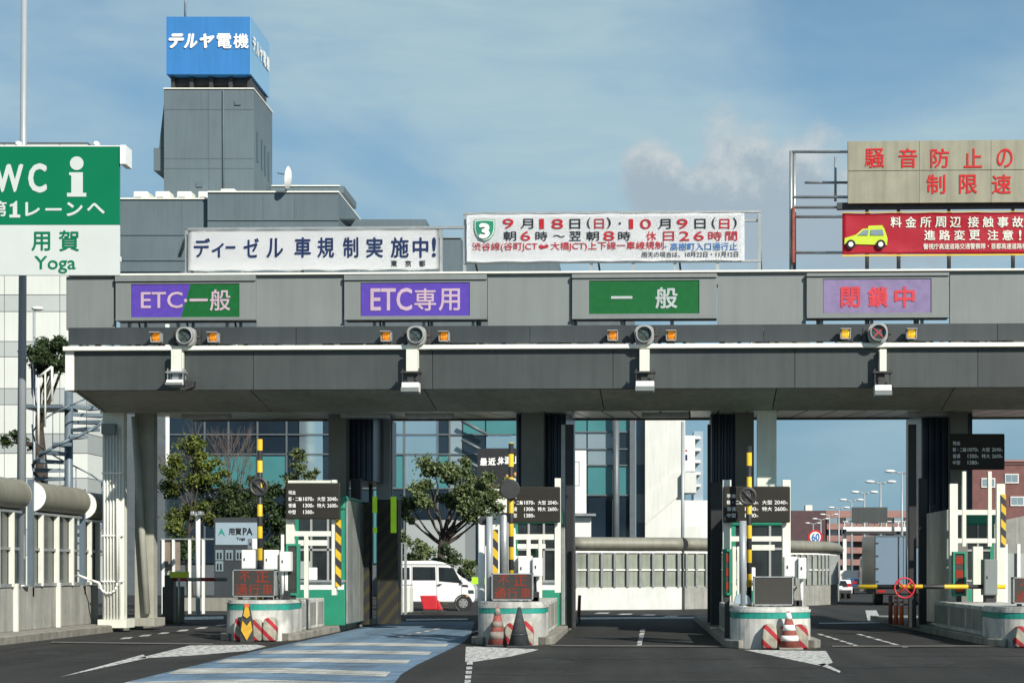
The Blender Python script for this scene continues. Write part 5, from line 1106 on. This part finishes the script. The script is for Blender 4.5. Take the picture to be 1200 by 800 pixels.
c = W(955.5, 629, D); b = MB(); b.cyl(c, c+Vector((0, .03, 0)), 8.6*D/F, seg=30); b.build('ring', 'redtext', t); b = MB(); b.cyl(c-Vector((0, .006, 0)), c-Vector((0, .001, 0)), 6.4*D/F, seg=30); b.build('disc', 'wht', t)
b = MB(); b.text('60', X(951, D), X(960.5, D), Z(633.5, D), Z(624.5, D), D-.012, .03); b.build('lettering', 'blueink', t); b = MB(); b.box((X(950, D), D, Z(641, D)), (X(961, D), D+.03, Z(638, D))); b.build('sub_plate', 'wht', t); b = MB(); b.cyl((p.x, D+.06, 0), (p.x, D+.06, Z(622, D)), .04, seg=8); b.build('post', 'pole', t)

def wheel(root, x, y, r, w=.2, axis='y', s=-1):
    v = Vector((0, w, 0)) if axis == 'y' else Vector((w, 0, 0)); p = Vector((x, y, r)); b = MB(); b.cyl(p, p+v, r, seg=22); o = b.build('wheel', 'tyre', root)
    d = v.normalized()*-.012; b = MB(); b.cyl(p+d, p+d*.1, r*.62, seg=18); b.m(1).cyl(p+d*2, p+d, r*.2, seg=10)
    for k_ in range(6):
        an = PI/3*k_; u_ = Vector((math.cos(an), 0, math.sin(an))) if axis == 'y' else Vector((0, math.cos(an), math.sin(an))); b.m(2).cyl(p+d*1.6+u_*r*.45, p+d+u_*r*.45, r*.09, seg=6)
    b.build('rim', ['rim', 'steel', 'dark'], o); return o
# microvan
D = 62.5; s = D/F; x1 = X(556.5, D); t = thing('microvan', 'white kei microvan parked side on behind the blue lane', 'van', (x1-1.7, D+.7, 0))
def vx(x): return X(x, D)
x0 = x1-3.4; zr_ = Z(656.5, D)
prof = [(x0+.02, .32), (x0, .8), (x0+.03, 1.3), (x0+.12, 1.72), (x0+.25, zr_-.02), (x1-1.55, zr_), (x1-1.18, zr_-.06), (x1-.98, zr_-.16), (vx(546), Z(681, D)), (x1-.08, Z(685, D)), (x1-.01, Z(690, D)), (x1, .42), (x1-.05, .3)]
b = MB(); b.prism([(px, D, pz) for px, pz in prof], (0, 1.48, 0), .045); b.build('body', 'vanw', t)
def pn(nm, mm, pts, off=.012): b = MB(); b.prism([(vx(x), D-off, Z(y, D)) for x, y in pts], (0, off+.006, 0), 0); return b.build(nm, mm, t)
pn('window', 'cglass', [(459, 665), (480, 664.5), (480.3, 678.5), (459, 679)]); pn('window', 'cglass', [(484.2, 664.3), (509.5, 664.5), (510, 679), (484, 679)]); pn('window', 'cglass', [(514.5, 664.8), (531, 665.5), (540, 682.3), (515, 680)])
b = MB(); pw = [W(535.4, 664.2, D), W(547, 681.2, D)]; b.prism([(pw[0].x+.05, D+.12, pw[0].z), (pw[0].x+.05, D+1.36, pw[0].z), (pw[1].x+.06, D+1.42, pw[1].z), (pw[1].x+.06, D+.06, pw[1].z)], (.03, 0, .02)); b.build('windscreen', 'cglass', t)
pn('headlamp', 'lens', [(548.5, 691), (555, 691), (555.6, 695), (549, 695)]); pn('lower_grille', 'dark', [(541, 684.5), (548, 684.8), (549, 687.5), (541, 687)])
for px, py in ((512.5, 685), (514.5, 683.8)): pn('door_handle', 'dark', [(px-.8, py), (px+3.2, py), (px+3.2, py+1), (px-.8, py+1)], .03)
for px in (482, 512, 541): b = MB(); b.box((vx(px)-.006, D-.004, .4), (vx(px)+.006, D+.02, Z(662, D))); b.build('door_seam', 'dark', t)
pn('sill_trim', 'dark', [(484, 708.5), (532, 708.5), (532, 711), (484, 711)], .01); pn('side_lamp', 'amber', [(546.2, 697.5), (548.4, 697.5), (548.4, 698.8), (546.2, 698.8)], .02); pn('rail_groove', 'dark', [(459, 684.6), (484, 684.6), (484, 685.3), (459, 685.3)], .006)
pn('window_seal', 'dark', [(483.4, 663.7), (510.1, 663.9), (510.6, 679.6), (483.3, 679.6)], .006); pn('window_seal', 'dark', [(513.9, 664.2), (531.4, 664.9), (541, 683), (514.4, 680.7)], .006); pn('roof_gutter', 'panel', [(459, 660.6), (531, 660.6), (531, 661.4), (459, 661.4)], .012)
b = MB(); b.box((vx(541), D-.16, Z(682, D)), (vx(543.5), D-.03, Z(677, D)), .02); b.build('mirror', 'vanw', t)
for px in (543, 472): 
    wheel(t, vx(px), D-.015, .27, .18); b = MB(); b.lathe([(.285, 0), (.33, 0), (.33, .03), (.285, .03), (.285, 0)], seg=24); bmesh.ops.transform(b.bm, matrix=Matrix.Translation((vx(px), D+.012, .27)) @ Matrix.Rotation(PI/2, 4, 'X'), verts=b.bm.verts); b.build('wheel_arch', 'dark', t)
# box truck
D = 71.5; a, c = X(1025, D), X(1092, D); zt = Z(627, D); t = thing('box_truck', 'grey blue box truck seen from behind beyond the closed lane', 'truck', ((a+c)/2, D+2.5, 0))
b = MB(); b.box((a, D+.03, Z(688, D)), (c, D+4.0, zt), .02); b.build('cargo_box', 'truckl', t)
for p0, p1 in ((a+.03, (a+c)/2-.01), ((a+c)/2+.01, c-.03)): b = MB(); b.box((p0, D-.02, Z(687, D)), (p1, D+.03, zt-.06), .01); b.build('rear_door', 'truckg', t)
for q in range(4): zz = Z(636+q*15, D); b = MB(); b.box((a-.01, D-.045, zz-.03), (a+.16, D-.02, zz+.03)); b.build('hinge', 'dark', t)
for q in (.42, .56): b = MB(); b.cyl((a+(c-a)*q, D-.05, Z(688, D)), (a+(c-a)*q, D-.05, zt-.05), .018, seg=6); b.build('lock_bar', 'dark', t)
b = MB(); b.box((a, D-.04, zt-.055), (c, D+.03, zt+.0)); b.build('top_frame', 'tower2', t)
b = MB(); b.box((a+.05, D, .5), (c-.05, D+.12, .68)); b.box((a+.2, D+.2, .45), (c-.2, D+4, .75)); b.build('chassis', 'dark', t)
for px in (a+.12, c-.42): b = MB(); b.box((px, D-.02, .54), (px+.3, D-.005, .64)); b.build('tail_lamp', 'tail', t)
for px in (a+.1, c-.45): wheel(t, px, D+1.0, .36, .35, 'x'); 
b = MB(); b.box((a+.1, D+4.1, .5), (c-.1, D+5.7, 2.1), .1); b.build('cab', 'vanw', t)
b = MB(); q = W(1011.5, 660, D+5); b.box((q.x-.1, q.y, q.z-.18), (q.x+.12, q.y+.05, q.z+.18), .03); b.cyl(q, (a+.1, D+5.2, q.z+.1), .02, seg=6); b.build('mirror', 'dark', t)
def car(xa, xb, ytop, D, mm, label):
    a, c = X(xa, D), X(xb, D); h = Z(ytop, D); t = thing('car', label, 'car', ((a+c)/2, D+2, 0), 'cars ahead on the motorway'); w = c-a
    b = MB(); b.prism([(a, D+.0, .25), (a, D-.05, .6), (a, D+.05, h*.58), (a, D+.35, h*.62), (a, D+.7, h), (a, D+2.4, h), (a, D+3.1, h*.62), (a, D+4.0, h*.52), (a, D+4.1, .25)], (w, 0, 0), .06); b.build('body', mm, t)
    b = MB(); b.prism([(a+.15, D+.33, h*.64), (c-.15, D+.33, h*.64), (c-.28, D+.64, h*.95), (a+.28, D+.64, h*.95)], (0, -.03, .0)); b.build('rear_window', 'cglass', t)
    for px in (a+.04, c-.3): b = MB(); b.box((px, D-.045, .62), (px+.26, D+.03, .78), .01); b.build('tail_lamp', 'tail', t)
    b = MB(); b.box((a+.05, D-.08, .28), (c-.05, D-.02, .45), .02); b.build('bumper', 'dark', t); b = MB(); b.box(((a+c)/2-.2, D-.07, .5), ((a+c)/2+.2, D-.055, .66)); b.build('number_plate', 'wht', t)
    for px in (a+.02, c-.2):
        for yy in (.7, 3.2): wheel(t, px, D+yy, .3, .18, 'x')
car(966, 999, 679, 88, 'vanw', 'white car seen from behind beside the curved noise wall'); car(998, 1034, 677, 105, 'carb', 'dark blue car ahead of the white one')
D = 130; t = thing('lorry', 'distant white lorry with a red tail panel beyond the blue car', 'lorry', (X(1000, D), D, 0)); bx(t, 'cargo_box', 'white', 984, 668, 1008, 682, D, 5, .02); bx(t, 'tail_panel', 'red', 1006.5, 669, 1013, 678, D-.2, .2); bx(t, 'chassis', 'dark', 985, 682.3, 1008, 690, D+.2, 4)
# red plastic barrier by the van
D = 58; t = thing('plastic_barrier', 'red water filled plastic barrier standing before the white microvan', 'barrier', (X(505, D), D, 0))
def bp(pts): return [(X(x, D), D, Z(y, D)) for x, y in pts]
b = MB(); b.prism(bp([(492, 697.5), (511, 697.5), (513, 714), (496, 714)]), (0, .35, 0), .03); b.prism(bp([(511.5, 703), (513, 703), (518, 714), (513.5, 714)]), (0, .3, 0), .01); b.build('body', 'red', t); b = MB(); b.box((X(495, D), D-.05, 0), (X(519, D), D+.4, Z(714.5, D)), .02); b.build('foot', 'dark', t)
bb_ = (( 'low yellow green notice beside the microvan nose', 553, 568, 676, 684, 60, 'fluo'), ('yellow green notice on the red and white bar', 199, 221, 669.5, 676.5, 45.6, 'yell2'))
for lb, x0, x1, y0, y1, D, mm in bb_:
    t = thing('notice_plate', lb, 'notice', (X((x0+x1)/2, D), D, 0)); bx(t, 'plate', mm, x0, y0, x1, y1, D, .04); b = MB(); b.cyl((X((x0+x1)/2, D+.1), D+.08, 0), (X((x0+x1)/2, D+.1), D+.08, Z(y0+2, D)), .03, seg=8); b.build('post', 'steel', t)
b = MB(); b.box((X(190, 47), 47, 0), (X(203, 47), 48.2, Z(687, 47)), .03); tag(b.build('grit_bin', 'oliv'), 'olive green bin at the end of the outer kerb', 'bin')
# outer lane background: planter wall, board of the rest area, railing posts, tree
D = 62; b = MB(); b.box((X(190, D), D, 0), (X(425, D), D+.4, Z(700, D))); tag(b.build('planter_wall', 'fascia2'), 'low dark wall in front of the shaded shrubs', 'wall')
D = 63; t = thing('rest_area_board', 'dark board with white Yoga PA panel and toilet pictograms', 'board', (X(278, D), D, 0))
bx(t, 'board', 'strip', 251, 606, 307, 690, D, .15, z0=.2); bx(t, 'name_panel', 'bluegrey', 252.5, 612, 303, 638, D-.03, .03)
b = MB(); DD = D-.04
for tx, x0, y0, x1, y1 in (('用賀', 268, 618, 283, 626.5), ('PA', 284.5, 618, 296, 626.5), ('Yoga', 277, 629, 287.5, 633.5)): b.text(tx, X(x0, DD), X(x1, DD), Z(y1, DD), Z(y0, DD), DD, .03)
b.build('lettering', 'ink', t); b = MB(); b.prism([W(255, 628, DD), W(259.5, 618, DD), W(264, 628, DD), W(259.5, 624, DD)], (0, .02, 0)); b.build('emblem', 'band', t)
for x0, y0 in ((252.5, 644), (264, 644), (276, 644), (252.5, 657)):
    pb = bx(t, 'pictogram', 'lglass', x0, y0, x0+9, y0+12, D-.03, .03); b = MB()
    for u_ in (.3, .7): q = W(x0+9*u_, y0+4, D-.045); b.ball(q, (.035, .01, .035), 8); b.box((q.x-.03, q.y, q.z-.2), (q.x+.03, q.y+.01, q.z-.045))
    b.build('figure', 'ink', pb)
D = 58; t = thing('railing', 'white posted railing with tan screen before the dark shrubs', 'railing', (X(210, D), D, 0))
for x in (203, 222, 238, 191): b = MB(); b.box((X(x, D)-.045, D, 0), (X(x, D)+.045, D+.08, Z(632, D))); b.build('post', 'white', t)
bx(t, 'screen', 'sgrey', 188, 633, 211, 668, D+.1, .03); bx(t, 'top_rail', 'steel', 188, 630.5, 250, 632, D, .06)
D = 56; pole('lamp_pole', 196, 380, 66, .085, 'wpanel', 'white lamp pole before the dark glass front', z0=0)
p = Vector((X(232, D), D, 0)); t = thing('camera_pole', 'white pole with twin cameras before the shaded shrubs', 'camera pole', p); b = MB(); b.cyl(p, (p.x, D, Z(602, D)), .075, seg=12); b.build('pole', 'white', t)
for s in (-.12, .12): b = MB(); b.box((p.x+s-.06, D-.3, Z(602, D)-.05), (p.x+s+.06, D+.1, Z(602, D)+.08), .02); b.build('camera', 'steel', t)
D = 57; t = thing('railing', 'pale railing beside the hazard wrapped pillars', 'railing', (X(472, D), D, 0))
for x in (460, 470, 475): b = MB(); b.box((X(x, D)-.04, D, 0), (X(x, D)+.04, D+.07, Z(637, D))); b.build('post', 'steel', t)
bx(t, 'top_rail', 'steel', 459, 635.5, 477, 637, D, .06)
b = MB(); b.box((X(459, 59), 59, 0), (X(480, 59), 60, Z(687, 59)), .04); tag(b.build('planter', 'cream'), 'cream stained planter beside the parked microvan', 'planter')
# spiral stair
D = 54; cx, r = X(80.5, D), 1.08; t = thing('spiral_stair', 'blue grey steel spiral stair with white rail behind the noise screens', 'stair', (cx, D, 0))
b = MB(); b.cyl((cx, D, 0), (cx, D, Z(458, D)), .13, seg=14); b.build('centre_post', 'stair', t)
H = Z(478, D); n = 26; pr = []
for q in range(n):
    an = 2*PI*q/13+1.2; z = .25+(H-.25)*q/(n-1); an2 = an+2*PI/13*1.1; b = MB()
    pts = [(cx+.12*math.cos(an), D+.12*math.sin(an), z), (cx+r*math.cos(an), D+r*math.sin(an), z), (cx+r*math.cos(an2), D+r*math.sin(an2), z), (cx+.12*math.cos(an2), D+.12*math.sin(an2), z)]
    b.prism(pts, (0, 0, .11)); b.build('tread', 'stair', t); pr.append(Vector((cx+r*math.cos(an), D+r*math.sin(an), z)))
b = MB(); b.tube([p+Vector((0, 0, 1.0)) for p in pr], .025, 6); b.tube([p+Vector((0, 0, -.05)) for p in pr], .05, 6)
for p in pr[::2]: b.cyl(p, p+Vector((0, 0, 1)), .016, seg=6)
b.build('handrail', 'stair', t)
b = MB(); zt = Z(478, D); 
b.box((cx-1.15, D-1, zt-.08), (cx+.1, D+.6, zt)); b.build('landing', 'stair', t)
b = MB(); b.tube([W(45, 520, D-1), W(45, 442, D-1), W(61, 429.5, D-1), W(61, 470, D-1)], .04, 8); b.cyl(W(53, 436, D-1), W(53, 500, D-1), .03, seg=6); b.build('top_rail', 'cream', t)
p = Vector((X(40, 60), 60, 0)); t = thing('street_lamp', 'small single headed lamp in front of the white panelled building', 'street lamp', p); b = MB(); b.cyl(p, (p.x, 60, Z(364, 60)), .05, seg=8); b.build('pole', 'pole', t); b = MB(); b.ball((p.x+.12, 60, Z(361.5, 60)), (.22, .14, .08), 10); b.build('lamp_head', 'white', t)

# ------------------------------------------------------------------ trees
def limb(b, p, d, ln, r, depth, tips, spread=.6, up=.15):
    n = 3; q = p
    for i in range(n):
        d2 = (d+Vector((random.uniform(-1, 1), random.uniform(-1, 1), random.uniform(-.5, 1)*.8))*.22).normalized(); e = q+d2*ln/n; b.cyl(q, e, r*(1-.22*i/n*2), r*(1-.22*(i+1)/n*2), 7 if r > .03 else 5, False); q = e; d = d2
    tips.append((q, depth))
    if depth <= 0: return
    for k_ in range(random.choice((2, 3, 3))):
        v_ = Vector((random.uniform(-1, 1), random.uniform(-1, 1), random.uniform(-.4, 1))); limb(b, q, (d+v_*spread+Vector((0, 0, up))).normalized(), ln*random.uniform(.62, .85), r*.6, depth-1, tips, spread, up)
def leaves(b, centres, n, size, sq=.85):
    sub = []
    for c, R in centres:
        for _ in range(9):
            o = Vector((random.gauss(0, 1), random.gauss(0, 1), random.gauss(0, 1))).normalized()*R*random.uniform(.2, 1.12); o.z *= sq; sub.append((c+o, R*random.uniform(.22, .42), R*R))
    ws = [q[2] for q in sub]
    for c, R, _ in random.choices(sub, ws, k=n):
        p = c+Vector((random.gauss(0, R*.85), random.gauss(0, R*.85), random.gauss(0, R*.62)))
        a_ = Vector((random.uniform(-1, 1), random.uniform(-1, 1), random.uniform(-.3, 1.2))).normalized(); e_ = a_.orthogonal().normalized(); e_.rotate(Matrix.Rotation(random.uniform(0, 6.28), 3, a_)); s = size*random.uniform(.55, 1.3)
        f_ = a_.cross(e_); b.face([p-e_*s*.5, p+f_*s*.26, p+e_*s*.5, p-f_*s*.26])
def tree(label, base, h, r, leaf, centres, n, size, depth=3, lean=(0, 0), bare=False, grp=None, name='tree', spread=.7, trunk_h=.3):
    base = Vector(base); t = thing(name, label, 'tree', base, grp); b = MB(); tips = []
    p = base; d = Vector((lean[0], lean[1], 1)).normalized()
    for i in range(4): e = p+(d+Vector((random.uniform(-.1, .1), random.uniform(-.1, .1), 0)))*h*trunk_h/4; b.cyl(p, e, r*(1.25-.12*i), r*(1.13-.12*i), 9, False); p = e
    if not bare:
        for c, R in centres:
            q0 = base+(p-base)*random.uniform(.8, 1); q = q0; n_ = 5; rr = r*.34
            for i in range(n_):
                f_ = (i+1)/n_; e = q0.lerp(c, f_)+Vector((random.uniform(-1, 1), random.uniform(-1, 1), 1.2*math.sin(PI*f_)*-.4))*R*.28; b.cyl(q, e, rr*(1-.75*i/n_), rr*(1-.75*(i+1)/n_), 6, False); q = e
            for _ in range(4):
                e = c+Vector((random.uniform(-1, 1), random.uniform(-1, 1), random.uniform(-.5, 1)))*R*.8; b.cyl(q, e, rr*.25, rr*.06, 4, False)
    else:
      for k_ in range(4): limb(b, p, Vector((random.uniform(-1, 1), random.uniform(-1, 1), random.uniform(.4, 1.1))).normalized(), h*.28, r*.6, depth, tips, spread)
    b.build('trunk', 'twig' if bare else 'bark', t)
    if not bare:
        b = MB(); cs = list(centres); leaves(b, cs, n, size); b.build('crown', leaf, t)
    return t, tips
def cl(D, lst, dy=1.0): return [(W(x, y, D+random.uniform(-dy, dy)), r_*D/F) for x, y, r_ in lst]
D = 66
tree('round olive green tree behind the microvan', (X(520, D), D, 0), 5.6, .17, 'leaf', cl(D, [(510, 552, 17), (535, 558, 17), (560, 568, 16), (490, 570, 14), (480, 590, 13), (575, 580, 13), (555, 592, 18), (530, 585, 13), (572, 560, 10), (580, 595, 9), (500, 590, 9), (549, 574, 10), (546, 540, 8), (498, 545, 9), (540, 580, 10), (565, 587, 9), (590, 575, 7), (472, 602, 7), (480, 608, 6), (560, 608, 8), (595, 568, 8)]), 15000, .15, 3, (.02, 0), trunk_h=.5)
D = 64
tree('leafy yellow green tree beside the white lamp pole', (X(222, D), D, 0), 5, .11, 'leafy', cl(D, [(225, 520, 13), (208, 545, 15), (240, 548, 15), (228, 565, 18), (205, 575, 14), (250, 565, 11), (215, 600, 16), (240, 598, 14), (262, 556, 8), (232, 532, 9), (205, 618, 12)]), 9000, .14, 2, trunk_h=.5)
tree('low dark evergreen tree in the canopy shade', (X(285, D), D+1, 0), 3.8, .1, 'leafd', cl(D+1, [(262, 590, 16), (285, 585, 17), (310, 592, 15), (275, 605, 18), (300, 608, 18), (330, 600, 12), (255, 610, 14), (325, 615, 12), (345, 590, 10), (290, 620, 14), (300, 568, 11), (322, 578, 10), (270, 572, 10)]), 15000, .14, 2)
tree('slender green tree before the mirrored panes', (X(348, D), D, 0), 5, .06, 'leaf', cl(D, [(348, 535, 9), (352, 548, 10), (345, 562, 11), (362, 558, 8), (370, 552, 5), (340, 575, 9), (352, 527, 5)]), 1600, .15, 2)
t, tips = tree('bare grey branched tree above the dark evergreens', (X(290, D+4), D+4, 0), 5.6, .09, '', [], 0, 0, 5, bare=True, spread=.42, trunk_h=.42)
D = 60
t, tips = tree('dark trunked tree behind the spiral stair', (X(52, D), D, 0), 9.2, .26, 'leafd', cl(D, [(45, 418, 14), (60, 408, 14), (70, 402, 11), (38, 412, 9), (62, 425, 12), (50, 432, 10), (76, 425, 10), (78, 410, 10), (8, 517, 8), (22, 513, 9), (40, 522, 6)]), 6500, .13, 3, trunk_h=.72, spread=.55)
D = 63
for q, (x, y, r_, lb) in enumerate(((212, 640, 13, 'small shrub behind the tan screened railing'), (330, 640, 18, 'dark shrub between the rest area board and the booth'), (470, 632, 12, 'green shrub behind the hazard wrapped pillars'), (492, 648, 14, 'dense shrub under the olive tree above the van roof'), (524, 652, 14, 'dense shrub round the trunk of the olive tree'), (547, 664, 9, 'small shrub beside the windscreen of the van'))):
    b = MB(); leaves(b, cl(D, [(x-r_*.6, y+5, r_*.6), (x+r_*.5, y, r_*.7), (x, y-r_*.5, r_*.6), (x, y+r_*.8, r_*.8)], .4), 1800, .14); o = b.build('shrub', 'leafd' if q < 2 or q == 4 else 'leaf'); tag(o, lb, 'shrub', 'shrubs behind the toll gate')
